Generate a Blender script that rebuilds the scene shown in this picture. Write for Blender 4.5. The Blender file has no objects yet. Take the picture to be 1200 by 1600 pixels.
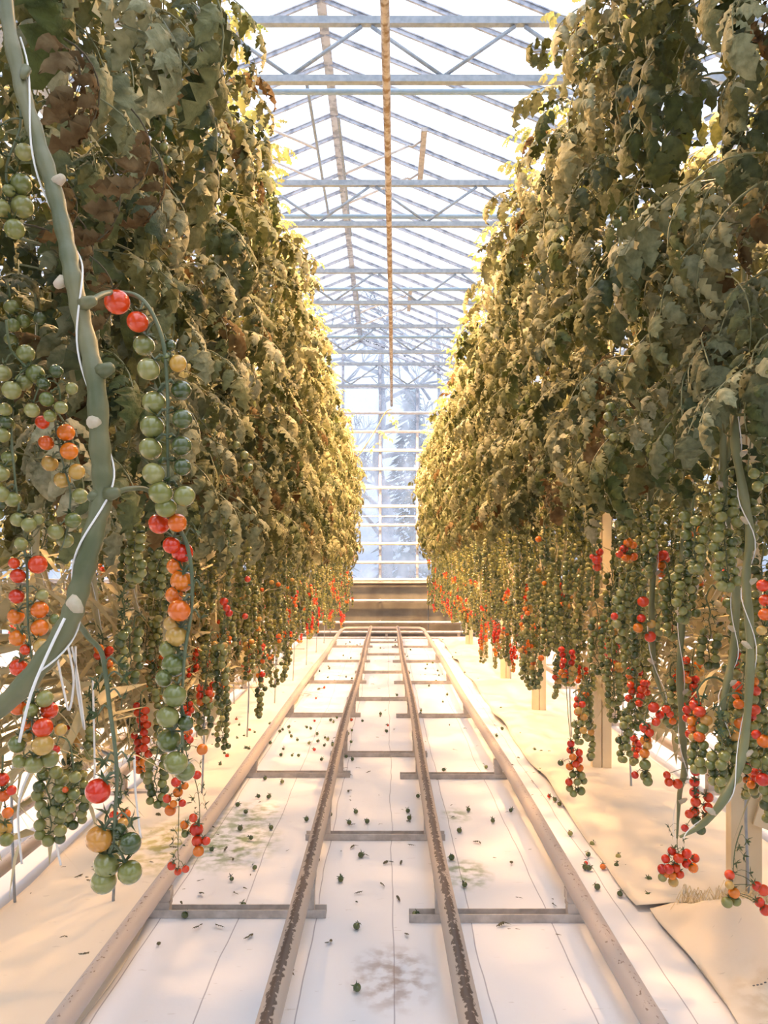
import bpy, math, random
from mathutils import Vector, Matrix, noise, Euler
R = random.Random(11)
PI = math.pi
SC = bpy.context.scene
COL = SC.collection
FPX, VX, VY, H = 1200.0, 604.0, 885.0, 1.10      # focal length and vanishing point in pixels, eye height

# ------------------------------------------------------------------ camera, sky, exposure
cd = bpy.data.cameras.new('camera'); cam = bpy.data.objects.new('camera', cd); COL.objects.link(cam)
cam.location = (0, 0, H); cam.rotation_euler = (PI/2, 0, 0)
cd.sensor_fit = 'VERTICAL'; cd.sensor_height = 36; cd.lens = 36*FPX/1600
cd.shift_x = -4/1600; cd.shift_y = 85/1600; cd.clip_start = .02; cd.clip_end = 200
SC.camera = cam
SKY, LAMP_AISLE, LAMP_ROW = 4.2, 72.0, 275.0
LAMP_COL = (1.0, .56, .24)
SC.view_settings.view_transform = 'Standard'; SC.view_settings.look = 'None'
SC.view_settings.exposure = -0.08; SC.view_settings.gamma = 1.0; SC.view_settings.use_curve_mapping = False
w = bpy.data.worlds.new('sky'); SC.world = w; w.use_nodes = True
nt = w.node_tree; bg = nt.nodes['Background']
bg.inputs['Strength'].default_value = SKY
tc = nt.nodes.new('ShaderNodeTexCoord'); sp = nt.nodes.new('ShaderNodeSeparateXYZ'); cr = nt.nodes.new('ShaderNodeValToRGB')
nt.links.new(tc.outputs['Generated'], sp.inputs[0]); nt.links.new(sp.outputs['Z'], cr.inputs[0]); nt.links.new(cr.outputs[0], bg.inputs['Color'])
el = cr.color_ramp.elements.new(.32); el.color = (.42, .45, .52, 1)
cr.color_ramp.elements[0].color = (.15, .18, .235, 1); cr.color_ramp.elements[0].position = 0
cr.color_ramp.elements[2].color = (.93, .95, 1.0, 1); cr.color_ramp.elements[2].position = .85
try:
    SC.cycles.transparent_max_bounces = 24; SC.cycles.max_bounces = 8; SC.cycles.diffuse_bounces = 4
    SC.cycles.transmission_bounces = 6; SC.cycles.sample_clamp_indirect = 6
except Exception: pass

# ------------------------------------------------------------------ helpers
def at(px, py, Y): return Vector(((px-VX)*Y/FPX, Y, H-(py-VY)*Y/FPX))
def tag(o, label=None, cat=None, group=None, kind=None):
    if label: o['label'] = label
    if cat: o['category'] = cat
    if group: o['group'] = group
    if kind: o['kind'] = kind
    return o
class MB:
    def __init__(s): s.v = []; s.f = []; s.m = []
    def add(s, v, f, mi=0):
        n = len(s.v); s.v += [tuple(p) for p in v]; s.f += [tuple(i+n for i in q) for q in f]; s.m += [mi]*len(f)
    def box(s, a, b, mi=0, bev=0.0):
        x0, y0, z0 = a; x1, y1, z1 = b
        s.add([(x0,y0,z0),(x1,y0,z0),(x1,y1,z0),(x0,y1,z0),(x0,y0,z1),(x1,y0,z1),(x1,y1,z1),(x0,y1,z1)],
              [(0,3,2,1),(4,5,6,7),(0,1,5,4),(1,2,6,5),(2,3,7,6),(3,0,4,7)], mi)
    def beam(s, p, q, wd, ht, mi=0, up=(0,0,1)):
        p = Vector(p); q = Vector(q); d = (q-p).normalized(); u = Vector(up)
        sd = d.cross(u).normalized()*(wd/2); u2 = sd.cross(d).normalized()*(ht/2)
        v = [c+a*sd+b*u2 for c in (p, q) for a, b in ((-1,-1),(1,-1),(1,1),(-1,1))]
        s.add(v, [(0,3,2,1),(4,5,6,7),(0,1,5,4),(1,2,6,5),(2,3,7,6),(3,0,4,7)], mi)
    def tube(s, pts, r, n=8, mi=0, cap=True):
        pts = [Vector(p) for p in pts]; m = len(pts)
        if not hasattr(r, '__len__'): r = [r]*m
        prev = None; v = []
        for i, p in enumerate(pts):
            d = (pts[min(i+1, m-1)]-pts[max(i-1, 0)])
            d = d.normalized() if d.length > 1e-9 else Vector((0,0,1))
            if prev is None:
                a = Vector((1,0,0)) if abs(d.x) < .8 else Vector((0,1,0))
                prev = (a-d*a.dot(d)).normalized()
            else:
                prev = prev-d*prev.dot(d)
                prev = prev.normalized() if prev.length > 1e-6 else d.orthogonal().normalized()
            b = d.cross(prev)
            for k in range(n):
                t = 2*PI*k/n; v.append(p+(prev*math.cos(t)+b*math.sin(t))*r[i])
        f = [(i*n+k, i*n+(k+1)%n, (i+1)*n+(k+1)%n, (i+1)*n+k) for i in range(m-1) for k in range(n)]
        if cap: f += [tuple(range(n))[::-1], tuple((m-1)*n+k for k in range(n))]
        s.add(v, f, mi)
    def sphere(s, c, r, nu=10, nv=6, mi=0, sq=1.0):
        c = Vector(c); v = [c+Vector((0,0,r*sq))]
        for j in range(1, nv):
            a = PI*j/nv
            for i in range(nu):
                b = 2*PI*i/nu; v.append(c+Vector((r*math.sin(a)*math.cos(b), r*math.sin(a)*math.sin(b), r*sq*math.cos(a))))
        v.append(c-Vector((0,0,r*sq))); L = len(v)-1
        f = [(0, 1+i, 1+(i+1)%nu) for i in range(nu)]
        for j in range(nv-2):
            for i in range(nu):
                a = 1+j*nu+i; b = 1+j*nu+(i+1)%nu; f.append((a, a+nu, b+nu, b))
        k = 1+(nv-2)*nu
        f += [(L, k+(i+1)%nu, k+i) for i in range(nu)]
        s.add(v, f, mi)
    def mesh(s, name, mats, smooth=False):
        me = bpy.data.meshes.new(name); me.from_pydata(s.v, [], s.f)
        if not isinstance(mats, (list, tuple)): mats = [mats]
        for m in mats: me.materials.append(m)
        if len(mats) > 1: me.polygons.foreach_set('material_index', s.m)
        if smooth: me.polygons.foreach_set('use_smooth', [True]*len(me.polygons))
        me.update(); return me
    def obj(s, name, mats, parent=None, smooth=False, loc=(0,0,0)):
        return link(name, s.mesh(name, mats, smooth), parent, loc)
def link(name, me, parent=None, loc=(0,0,0), rot=None, sc=None):
    o = bpy.data.objects.new(name, me)
    o.location = loc
    if rot is not None: o.rotation_euler = rot
    if sc is not None: o.scale = (sc, sc, sc) if not hasattr(sc, '__len__') else sc
    if parent is not None: o.parent = parent
    COL.objects.link(o); return o
def empty(name, loc=(0,0,0)): 
    o = link(name, None, None, loc); o.empty_display_size = .05; return o
def smooth_path(pts, n=4):
    pts = [Vector(p) for p in pts]; out = []
    for i in range(len(pts)-1):
        p0 = pts[max(i-1,0)]; p1 = pts[i]; p2 = pts[i+1]; p3 = pts[min(i+2,len(pts)-1)]
        for k in range(n):
            t = k/n
            out.append(.5*((2*p1)+(p2-p0)*t+(2*p0-5*p1+4*p2-p3)*t*t+(3*p1-p0-3*p2+p3)*t**3))
    out.append(pts[-1]); return out

# ------------------------------------------------------------------ materials
def mat(name, col, rough=.6, col2=None, scale=8, detail=3, rnd=0.0, metal=0, bump=0, trans=0, spec=.5, cols=None, dist=.01, lo=.35, hi=.65, sss=0):
    m = bpy.data.materials.new(name); m.use_nodes = True; n = m.node_tree; b = n.nodes['Principled BSDF']
    L = n.links.new
    b.inputs['Roughness'].default_value = rough; b.inputs['Metallic'].default_value = metal
    b.inputs['Specular IOR Level'].default_value = spec
    out = None
    tcn = n.nodes.new('ShaderNodeTexCoord')
    if col2 is not None:
        nz = n.nodes.new('ShaderNodeTexNoise'); nz.inputs['Scale'].default_value = scale; nz.inputs['Detail'].default_value = detail
        L(tcn.outputs['Object'], nz.inputs['Vector'])
        r = n.nodes.new('ShaderNodeValToRGB'); L(nz.outputs['Fac'], r.inputs[0])
        r.color_ramp.elements[0].position = lo; r.color_ramp.elements[1].position = hi
        r.color_ramp.elements[0].color = (*col, 1); r.color_ramp.elements[1].color = (*col2, 1)
        out = r.outputs[0]
        if bump:
            bp = n.nodes.new('ShaderNodeBump'); bp.inputs['Strength'].default_value = bump; bp.inputs['Distance'].default_value = dist
            L(nz.outputs['Fac'], bp.inputs['Height']); L(bp.outputs[0], b.inputs['Normal'])
    if cols:
        oi = n.nodes.new('ShaderNodeObjectInfo'); r2 = n.nodes.new('ShaderNodeValToRGB')
        e = r2.color_ramp.elements
        while len(e) < len(cols): e.new(.5)
        for i, c in enumerate(cols): e[i].position = i/(len(cols)-1); e[i].color = (*c, 1)
        L(oi.outputs['Random'], r2.inputs[0])
        if out is None: out = r2.outputs[0]
        else:
            mx = n.nodes.new('ShaderNodeMix'); mx.data_type = 'RGBA'; mx.blend_type = 'MULTIPLY'; mx.inputs[0].default_value = 1
            L(r2.outputs[0], mx.inputs[6]); L(out, mx.inputs[7]); out = mx.outputs[2]
    if out is None: b.inputs['Base Color'].default_value = (*col, 1)
    else: L(out, b.inputs['Base Color'])
    if trans:
        tr = n.nodes.new('ShaderNodeBsdfTranslucent'); ms = n.nodes.new('ShaderNodeMixShader'); ms.inputs[0].default_value = trans
        if out is None: tr.inputs['Color'].default_value = (*col, 1)
        else: L(out, tr.inputs['Color'])
        L(b.outputs[0], ms.inputs[1]); L(tr.outputs[0], ms.inputs[2]); L(ms.outputs[0], n.nodes['Material Output'].inputs['Surface'])
    if name.startswith('tomato'): b.inputs['Coat Weight'].default_value = .6; b.inputs['Coat Roughness'].default_value = .06
    return m
M = {}
M['leaf'] = mat('leaf', (1,1,1), .62, (.55,.58,.50), 48, 5, bump=.9, dist=.006, trans=.10, spec=.45,
                cols=[(.07,.095,.016),(.24,.23,.08),(.045,.065,.014),(.40,.37,.19),(.11,.14,.024),(.58,.53,.33)])
M['leaf_young'] = mat('leaf_young', (1,1,1), .6, (.8,.85,.6), 14, 3, bump=.3, trans=.3, spec=.3,
                cols=[(.38,.42,.16),(.48,.48,.26),(.28,.36,.11)])
M['leaf_dry'] = mat('leaf_dry', (1,1,1), .8, (.5,.42,.35), 20, 4, bump=.6, trans=.15, spec=.1,
                cols=[(.27,.19,.08),(.16,.11,.05),(.36,.27,.14)])
M['stem'] = mat('stem', (.24,.24,.11), .5, (.15,.16,.07), 10, 4, bump=.25)
M['stem_hero'] = mat('stem_hero', (.105,.12,.05), .42, (.23,.21,.10), 14, 6, bump=.35)
M['stem_knot'] = mat('stem_knot', (.50,.44,.28), .7, (.62,.50,.36), 60, 4, bump=.4)
M['vine_old'] = mat('vine_old', (.66,.56,.33), .6, (.42,.37,.19), 6, 4, bump=.3)
M['stalk'] = mat('stalk', (.09,.12,.045), .55, (.14,.16,.07), 25, 3)
M['sepal'] = mat('sepal', (.05,.085,.03), .6)
M['string'] = mat('string', (.86,.83,.76), .6)
def tom(name, cols): return mat(name, (1,1,1), .16, (.88,.9,.82), 30, 2, spec=.5, cols=cols)
M['t_green'] = tom('tomato_green', [(.23,.235,.055),(.31,.295,.09),(.16,.185,.045),(.36,.33,.11)])
M['t_dark'] = tom('tomato_dark_green', [(.07,.095,.025),(.11,.13,.035)])
M['t_red'] = tom('tomato_red', [(.74,.032,.006),(.80,.07,.008),(.62,.022,.006)])
M['t_orange'] = tom('tomato_orange', [(.84,.17,.010),(.86,.24,.012),(.82,.12,.010)])
M['t_yellow'] = tom('tomato_yellow', [(.66,.36,.06),(.58,.36,.09),(.70,.30,.05)])
M['metal'] = mat('galvanised_steel', (.40,.44,.48), .5, (.30,.34,.38), 30, 4, metal=.1)
M['metal_blue'] = mat('painted_blue_pipe', (.28,.38,.45), .45, (.34,.44,.52), 20, 3)
M['alu'] = mat('aluminium_bar', (.52,.55,.62), .5, (.28,.31,.38), 14, 5, lo=.45, hi=.6)
M['white_pipe'] = mat('white_painted_pipe', (.80,.76,.72), .5, (.66,.60,.55), 12, 4)
M['rust'] = mat('rusty_pipe', (.30,.19,.10), .8, (.62,.52,.42), 22, 5, lo=.42, hi=.6)
M['straw'] = mat('straw', (.80,.66,.40), .7, (.62,.48,.26), 20, 3)
M['concrete'] = mat('concrete', (.23,.22,.18), .9, (.13,.12,.10), 3, 6, bump=.3)
M['pit'] = mat('dark_path', (.10,.06,.045), .9, (.05,.035,.03), 6, 5)
M['wood'] = mat('pale_wood', (.82,.70,.48), .8, (.72,.58,.36), 5, 5, bump=.2)
M['bracket'] = mat('grey_bracket', (.58,.53,.48), .6, (.40,.36,.32), 25, 5, metal=.1)
M['trunk'] = mat('tree_bark', (.17,.17,.18), .9, (.10,.11,.13), 10, 5)
M['ever'] = mat('evergreen_needles', (.06,.11,.11), .8, (.10,.17,.18), 5, 3)
M['outside'] = mat('outside_ground', (.35,.36,.36), .9, (.25,.27,.25), 1, 5)
M['leaf_scrap'] = mat('leaf_scrap', (.075,.075,.035), .8, (.12,.09,.05), 30, 3)
M['lamp_body'] = mat('lamp_housing', (.7,.7,.7), .35, metal=.6)
e = bpy.data.materials.new('lamp_bulb'); e.use_nodes = True
e.node_tree.nodes['Principled BSDF'].inputs['Emission Color'].default_value = (1,.62,.28,1)
e.node_tree.nodes['Principled BSDF'].inputs['Emission Strength'].default_value = 40
M['bulb'] = e

def glass(name, tint, dirt, dirtcol):
    m = bpy.data.materials.new(name); m.use_nodes = True; n = m.node_tree; L = n.links.new
    n.nodes.remove(n.nodes['Principled BSDF'])
    tr = n.nodes.new('ShaderNodeBsdfTransparent'); tr.inputs[0].default_value = (*tint, 1)
    tl = n.nodes.new('ShaderNodeBsdfTranslucent'); tl.inputs[0].default_value = (*dirtcol, 1)
    gl = n.nodes.new('ShaderNodeBsdfGlossy'); gl.inputs['Roughness'].default_value = .05
    t = n.nodes.new('ShaderNodeTexCoord'); nz = n.nodes.new('ShaderNodeTexNoise'); nz.inputs['Scale'].default_value = 2.2; nz.inputs['Detail'].default_value = 6
    mp = n.nodes.new('ShaderNodeMapRange'); mp.inputs['From Min'].default_value = .35; mp.inputs['From Max'].default_value = .7
    mp.inputs['To Min'].default_value = dirt*.5; mp.inputs['To Max'].default_value = min(dirt*1.6, .9)
    L(t.outputs['Object'], nz.inputs['Vector']); L(nz.outputs['Fac'], mp.inputs['Value'])
    a = n.nodes.new('ShaderNodeMixShader'); b = n.nodes.new('ShaderNodeMixShader'); b.inputs[0].default_value = .06
    L(mp.outputs[0], a.inputs[0]); L(tr.outputs[0], a.inputs[1]); L(tl.outputs[0], a.inputs[2])
    L(a.outputs[0], b.inputs[1]); L(gl.outputs[0], b.inputs[2]); L(b.outputs[0], n.nodes['Material Output'].inputs['Surface'])
    return m
M['glass_roof'] = glass('roof_glass', (.93,.96,1), .10, (.8,.85,.95))
M['glass_wall'] = glass('wall_glass', (.92,.95,1), .26, (.84,.87,.94))

def fabric(name, base, lines, stains):
    """white woven ground cover with a thin printed line every 24 cm, with scuffs and a few algae stains"""
    m = bpy.data.materials.new(name); m.use_nodes = True; n = m.node_tree; L = n.links.new; b = n.nodes['Principled BSDF']
    b.inputs['Roughness'].default_value = .75; b.inputs['Specular IOR Level'].default_value = .25
    t = n.nodes.new('ShaderNodeTexCoord'); s = n.nodes.new('ShaderNodeSeparateXYZ'); L(t.outputs['Object'], s.inputs[0])
    def mth(op, a, bb=None, c=None):
        k = n.nodes.new('ShaderNodeMath'); k.operation = op
        for i, q in enumerate((a, bb, c)):
            if q is None: continue
            if isinstance(q, (int, float)): k.inputs[i].default_value = q
            else: L(q, k.inputs[i])
        return k.outputs[0]
    def nz(scale, detail, vec=None):
        k = n.nodes.new('ShaderNodeTexNoise'); k.inputs['Scale'].default_value = scale; k.inputs['Detail'].default_value = detail
        L(vec or t.outputs['Object'], k.inputs['Vector']); return k.outputs['Fac']
    def mixc(f, a, c):
        k = n.nodes.new('ShaderNodeMix'); k.data_type = 'RGBA'
        L(f, k.inputs[0])
        if isinstance(a, tuple): k.inputs[6].default_value = (*a, 1)
        else: L(a, k.inputs[6])
        k.inputs[7].default_value = (*c, 1); return k.outputs[2]
    col = mixc(mth('MULTIPLY', nz(3, 5), .5), base, tuple(x*.80 for x in base))
    mpn = n.nodes.new('ShaderNodeMapping'); mpn.inputs['Scale'].default_value = (14, 60, 10); L(t.outputs['Object'], mpn.inputs[0])
    sc = mth('GREATER_THAN', nz(1, 4, mpn.outputs[0]), .70)
    col = mixc(mth('MULTIPLY', sc, .30), col, (.36,.30,.24))
    if lines:
        wob = mth('MULTIPLY', mth('SUBTRACT', nz(1.3, 3), .5), .05)
        x = mth('ADD', s.outputs['X'], wob)
        fr = mth('FRACT', mth('DIVIDE', mth('ADD', x, 24.3-.02), .243))
        d = mth('ABSOLUTE', mth('SUBTRACT', fr, .5))
        ln = mth('GREATER_THAN', d, .5-.0072)
        col = mixc(mth('MULTIPLY', ln, .62), col, (.20,.19,.22))
    for (sx, sy, sz, cc, am) in stains:
        dx = mth('DIVIDE', mth('SUBTRACT', s.outputs['X'], sx), sz); dy = mth('DIVIDE', mth('SUBTRACT', s.outputs['Y'], sy), sz*1.5)
        r2 = mth('ADD', mth('MULTIPLY', dx, dx), mth('MULTIPLY', dy, dy))
        f = n.nodes.new('ShaderNodeMapRange'); f.inputs['From Min'].default_value = 1; f.inputs['From Max'].default_value = 0
        L(r2, f.inputs['Value']); f.inputs['To Max'].default_value = am
        nn = n.nodes.new('ShaderNodeMapRange'); nn.inputs['From Min'].default_value = .42; nn.inputs['From Max'].default_value = .62
        L(nz(22, 5), nn.inputs['Value'])
        col = mixc(mth('MULTIPLY', f.outputs[0], nn.outputs[0]), col, cc)
    L(col, b.inputs['Base Color'])
    bp = n.nodes.new('ShaderNodeBump'); bp.inputs['Strength'].default_value = .35; bp.inputs['Distance'].default_value = .01
    L(nz(7, 6), bp.inputs['Height']); L(bp.outputs[0], b.inputs['Normal'])
    return m
GS = (.20,.26,.10)
M['fabric'] = fabric('aisle_fabric', (.80,.79,.80), True, [(-.62,3.05,.22,GS,.95),(.28,2.75,.11,GS,.9),(.015,2.06,.13,(.36,.26,.20),.8),(.31,3.4,.08,GS,.7),(-.60,3.4,.16,GS,.8),(-.66,6.6,.14,(.1,.09,.05),.8)])
M['fabric_row'] = fabric('row_fabric', (.76,.68,.56), False, [(-.82,3.05,.26,(.38,.33,.08),.95),(.95,1.9,.1,(.5,.38,.22),.5)])

def worn(name, paint, stripe, thr, amount):
    """painted pipe, worn down along its crown by the trolley wheels"""
    m = bpy.data.materials.new(name); m.use_nodes = True; n = m.node_tree; L = n.links.new; b = n.nodes['Principled BSDF']
    b.inputs['Roughness'].default_value = .5
    t = n.nodes.new('ShaderNodeTexCoord'); s = n.nodes.new('ShaderNodeSeparateXYZ'); L(t.outputs['Normal'], s.inputs[0])
    mp = n.nodes.new('ShaderNodeMapping'); mp.inputs['Scale'].default_value = (90, 55, 90); L(t.outputs['Object'], mp.inputs[0])
    z = n.nodes.new('ShaderNodeTexNoise'); z.inputs['Scale'].default_value = 1.3; z.inputs['Detail'].default_value = 6; L(mp.outputs[0], z.inputs['Vector'])
    a = n.nodes.new('ShaderNodeMath'); a.operation = 'MULTIPLY_ADD'; a.inputs[1].default_value = amount; L(z.outputs['Fac'], a.inputs[0]); L(s.outputs['Z'], a.inputs[2])
    r = n.nodes.new('ShaderNodeValToRGB'); L(a.outputs[0], r.inputs[0])
    r.color_ramp.elements[0].position = thr; r.color_ramp.elements[1].position = thr+.03
    k = 1.0/(1+amount); 
    dv = n.nodes.new('ShaderNodeMath'); dv.operation = 'MULTIPLY'; dv.inputs[1].default_value = k; L(a.outputs[0], dv.inputs[0]); L(dv.outputs[0], r.inputs[0])
    r.color_ramp.elements[0].color = (*paint, 1); r.color_ramp.elements[1].color = (*stripe, 1)
    L(r.outputs[0], b.inputs['Base Color']); return m
M['rail'] = worn('worn_rail', (.48,.40,.33), (.10,.07,.055), .735, .6)
M['pipe'] = worn('flaking_pipe', (.50,.43,.38), (.24,.17,.13), .715, 2.2)

# ------------------------------------------------------------------ setting
mb = MB()
nx, ny = 2, 2
mb.add([(-7,-4,0),(7,-4,0),(7,11.65,0),(-7,11.65,0)], [(0,1,2,3)], 0)
mb.add([(-7,11.65,0),(7,11.65,0),(7,11.65,-.15),(-7,11.65,-.15),(7,13.95,-.15),(-7,13.95,-.15)], [(0,3,2,1),(3,5,4,2)][::-1], 1)
fl = mb.obj('floor', [M['fabric'], M['pit']]); tag(fl, kind='structure', label='white woven ground cover fabric with thin dark lines')

WY = 13.8
wb = empty('wall_back', (0, WY, 0)); tag(wb, kind='structure', label='glazed end wall above a concrete base')
for i in range(-4, 5):
    b_ = MB(); b_.box((i*1.5-.745, -.03, -.15), (i*1.5+.745, .12, .80)); b_.obj('concrete_panel', M['concrete'], wb)
b_ = MB(); b_.box((-7,-.05,.80),(7,.14,.835)); b_.obj('sill', M['white_pipe'], wb)
mx = [-.115+.665*k for k in range(-9, 10)]
me_ = None
for x in mx:
    b_ = MB(); b_.box((x-.022,-.03,.835),(x+.022,.03,5.2 if abs(x+.47) < 1.0 else 4.35)); b_.obj('mullion', M['alu'], wb)
for x in mx[:-1]:
    for z0, z1 in ((.835,2.0),(2.0,3.2),(3.2,4.3)):
        b_ = MB(); b_.box((x+.022,-.004,z0+.01),(x+.643,.004,z1-.01)); b_.obj('glass_pane', M['glass_wall'], wb)
    for z in (2.0,3.2,4.31):
        b_ = MB(); b_.box((x+.022,-.012,z-.012),(x+.643,.012,z+.012)); b_.obj('glazing_rail', M['alu'], wb)
RX, RZ, HS, SL = -.47, H+4.07, 1.9, .41        # main ridge, half span and slope
GZ = RZ-HS*SL
for rx in (RX-2*HS, RX, RX+2*HS):
    b_ = MB(); b_.add([(rx-HS,-.004,4.33),(rx+HS,-.004,4.33),(rx,-.004,RZ-.02),(rx-HS,.004,4.33),(rx+HS,.004,4.33),(rx,.004,RZ-.02)],
                      [(0,1,2),(5,4,3),(0,3,4,1),(1,4,5,2),(2,5,3,0)]); b_.obj('gable_glass', M['glass_wall'], wb)
    b_ = MB(); b_.beam((rx-HS,0,GZ),(rx,0,RZ-.02),.05,.05); b_.beam((rx+HS,0,GZ),(rx,0,RZ-.02),.05,.05); b_.obj('gable_rafter', M['alu'], wb)

cl = empty('ceiling', (0,0,0)); tag(cl, kind='structure', label='pitched glass roof on slender aluminium glazing bars')
Y0, Y1, DB = -3.6, WY, .35
nb = int((Y1-Y0)/DB)
barm = {}; panem = {}
def slopebar(sg):
    b = MB(); b.beam((0,0,0),(sg*HS,0,-HS*SL),.018,.026); b.beam((0,0,.018),(sg*HS,0,-HS*SL+.018),.034,.008); return b.mesh('glazing_bar', M['alu'])
def slopepane(sg):
    b = MB(); q = .024; z = .008
    v = [(0,q,z),(sg*HS,q,-HS*SL+z),(sg*HS,DB-q,-HS*SL+z),(0,DB-q,z)]
    v += [(a,b2,c-.004) for a,b2,c in v]
    b.add(v, [(0,1,2,3),(7,6,5,4),(0,4,5,1),(1,5,6,2),(2,6,7,3),(3,7,4,0)]); return b.mesh('glass_pane', M['glass_roof'])
for sg in (-1, 1): barm[sg] = slopebar(sg); panem[sg] = slopepane(sg)
for rx in (RX, RX-2*HS, RX+2*HS):
    b_ = MB(); b_.beam((rx,Y0,RZ),(rx,Y1,RZ),.07,.05); b_.beam((rx,Y0,RZ+.04),(rx,Y1,RZ+.04),.03,.05); b_.obj('ridge_beam', M['alu'], cl)
    for i in range(nb+1):
        for sg in (-1, 1):
            if rx == RX or True:
                link('glazing_bar', barm[sg], cl, (rx, Y0+i*DB, RZ-.01))
                if i < nb: link('glass_pane', panem[sg], cl, (rx, Y0+i*DB, RZ))
for gx in (RX-3*HS, RX-HS, RX+HS, RX+3*HS):
    b_ = MB(); b_.box((gx-.09,Y0,GZ-.07),(gx+.09,Y1,GZ-.03)); b_.box((gx-.09,Y0,GZ-.03),(gx-.07,Y1,GZ+.03)); b_.box((gx+.07,Y0,GZ-.03),(gx+.09,Y1,GZ+.03)); b_.obj('gutter', M['metal'], cl)
# wall behind the camera (unseen, added to block daylight) and side walls of the house: concrete base, glass above
for nm, x0, y0, x1, y1 in (('wall_front_light_block',-7,-4,7,-4),('wall_left',-7,-4,-7,13.9),('wall_right',7,-4,7,13.9)):
    o = empty(nm, ((x0+x1)/2,(y0+y1)/2,0)); tag(o, kind='structure'); c = Vector(o.location)
    dx, dy = (.04, 0) if x0 == x1 else (0, .04)
    b_ = MB(); b_.box((x0-dx-c.x,y0-dy-c.y,-.15),(x1+dx-c.x,y1+dy-c.y,1.3)); b_.obj('concrete_panel', M['concrete'], o)
    b_ = MB(); b_.box((x0-dx*.1-c.x,y0-dy*.1-c.y,1.3),(x1+dx*.1-c.x,y1+dy*.1-c.y,4.6)); b_.obj('glass_pane', M['glass_wall'], o)

# ------------------------------------------------------------------ roof trusses, cross pipes, rusty pipe, wall heating pipes
TZ, BZ = H+3.27, H+2.92
ords = ['nearest','second nearest','third','fourth','fifth and farthest']
TX0, TX1 = -6.9, 6.9
for k in range(-4, 5):
    y = 4.61+1.95*k
    t = empty('roof_truss', (0,y,TZ)); tag(t, '%s grey lattice truss crossing the glass roof%s' % (ords[k], ' at the end wall' if k == 4 else '') if k >= 0 else 'grey lattice truss overhead, out of view', 'roof truss', 'lattice trusses under the glass roof')
    b_ = MB(); b_.box((TX0,-.02,-.022),(TX1,.02,.022)); b_.obj('top_chord', M['metal'], t)
    b_ = MB(); b_.box((TX0,-.02,BZ-TZ-.02),(TX1,.02,BZ-TZ+.02)); b_.obj('bottom_chord', M['metal'], t)
    xs = -.12; dd = .46 if k >= 0 else .92
    n0 = math.ceil((TX0+.1-xs)/(2*dd))*1; j = -8
    while xs+j*2*dd < TX1:
        xc = xs+j*2*dd
        for sg in (-1, 1):
            xa, xb = xc+sg*.03, xc+sg*dd
            if TX0 < min(xa,xb) and max(xa,xb) < TX1:
                b_ = MB(); b_.tube([(xa,0,-.03),(xb,0,BZ-TZ+.02)], .012, 8); b_.obj('diagonal_brace', M['metal'], t, True)
        j += 1
for k in range(4):
    y = 5.47+1.95*k
    b_ = MB(); b_.tube([(-4,0,0),(3,0,0)], .021, 10); o = b_.obj('cross_pipe', M['metal_blue'], None, True, (0,y,H+3.38))
    tag(o, ['nearest','second','third','farthest'][k]+' round blue-grey pipe crossing the roof between two trusses', 'pipe', 'blue-grey cross pipes between the trusses')
b_ = MB(); b_.tube([(-.05,.6,0),(.005,5,0),(.05,9,0),(.09,13.6,0)], .024, 10); o = b_.obj('rusty_pipe', M['rust'], None, True, (0,0,H+2.79+.06))
tag(o, 'long rusty brown pipe running lengthwise under the glass roof', 'pipe')
# ridge vents: bar, push rods
def vent(y0, lab, sg=1):
    t = empty('roof_vent', (RX, y0, RZ)); tag(t, lab, 'roof vent')
    xa = sg*.79; za = -.79*SL-.045
    b_ = MB(); b_.beam((xa,0,za),(xa,.9,za),.05,.035); b_.obj('vent_frame_bar', M['bracket'], t)
    for yy in (.15,.7):
        b_ = MB(); b_.tube([(xa-sg*.02,yy,za-.02),(xa-sg*.10,yy,za-.07),(xa-sg*.13,yy,za-.06)], .010, 6); b_.obj('hook', M['bracket'], t, True)
        b_ = MB(); b_.tube([(xa-sg*.13,yy,za-.06),(0.1*sg,yy+.1,-.62)], .011, 6); b_.obj('push_rod', M['white_pipe'], t, True)
    b_ = MB(); b_.tube([(.1*sg,-.6,-.62),(.1*sg,1.5,-.62)], .013, 8); b_.obj('shaft', M['metal'], t, True)
vent(6.5, 'nearer ridge vent opener with push rods under the right glass slope')
vent(10.2, 'farther ridge vent opener with push rods under the right glass slope')
vent(6.1, 'vent opener rods under the left glass slope beside the ridge', -1)
zs = [(.10,'lowest',-.0),(.49,'on the concrete base, second from the floor',0),(.835,'along the top of the concrete base',0)]
pz = [.10,.49,.86]+[1.17+.333*i for i in range(9)]
words_ = ['just above the floor','halfway up the concrete base','along the top edge of the concrete base','first above the concrete base','second above the concrete base','third above the concrete base','fourth above the concrete base','fifth above the concrete base','sixth above the concrete base','seventh above the concrete base','eighth above the concrete base','topmost under the far truss']
for z, wd in zip(pz, words_):
    b_ = MB(); b_.tube([(-6.5,0,0),(6.5,0,0)], .027, 10); o = b_.obj('heating_pipe', M['white_pipe'], None, True, (0,WY-.12,z))
    for x in mx[::3]:
        c = MB(); c.box((x-.012,.0,-.03),(x+.012,.09,.03)); c.obj('pipe_bracket', M['bracket'], o)
    tag(o, 'white pipe across the end wall, '+wd, 'pipe', 'white heating pipes across the end wall')
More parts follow.
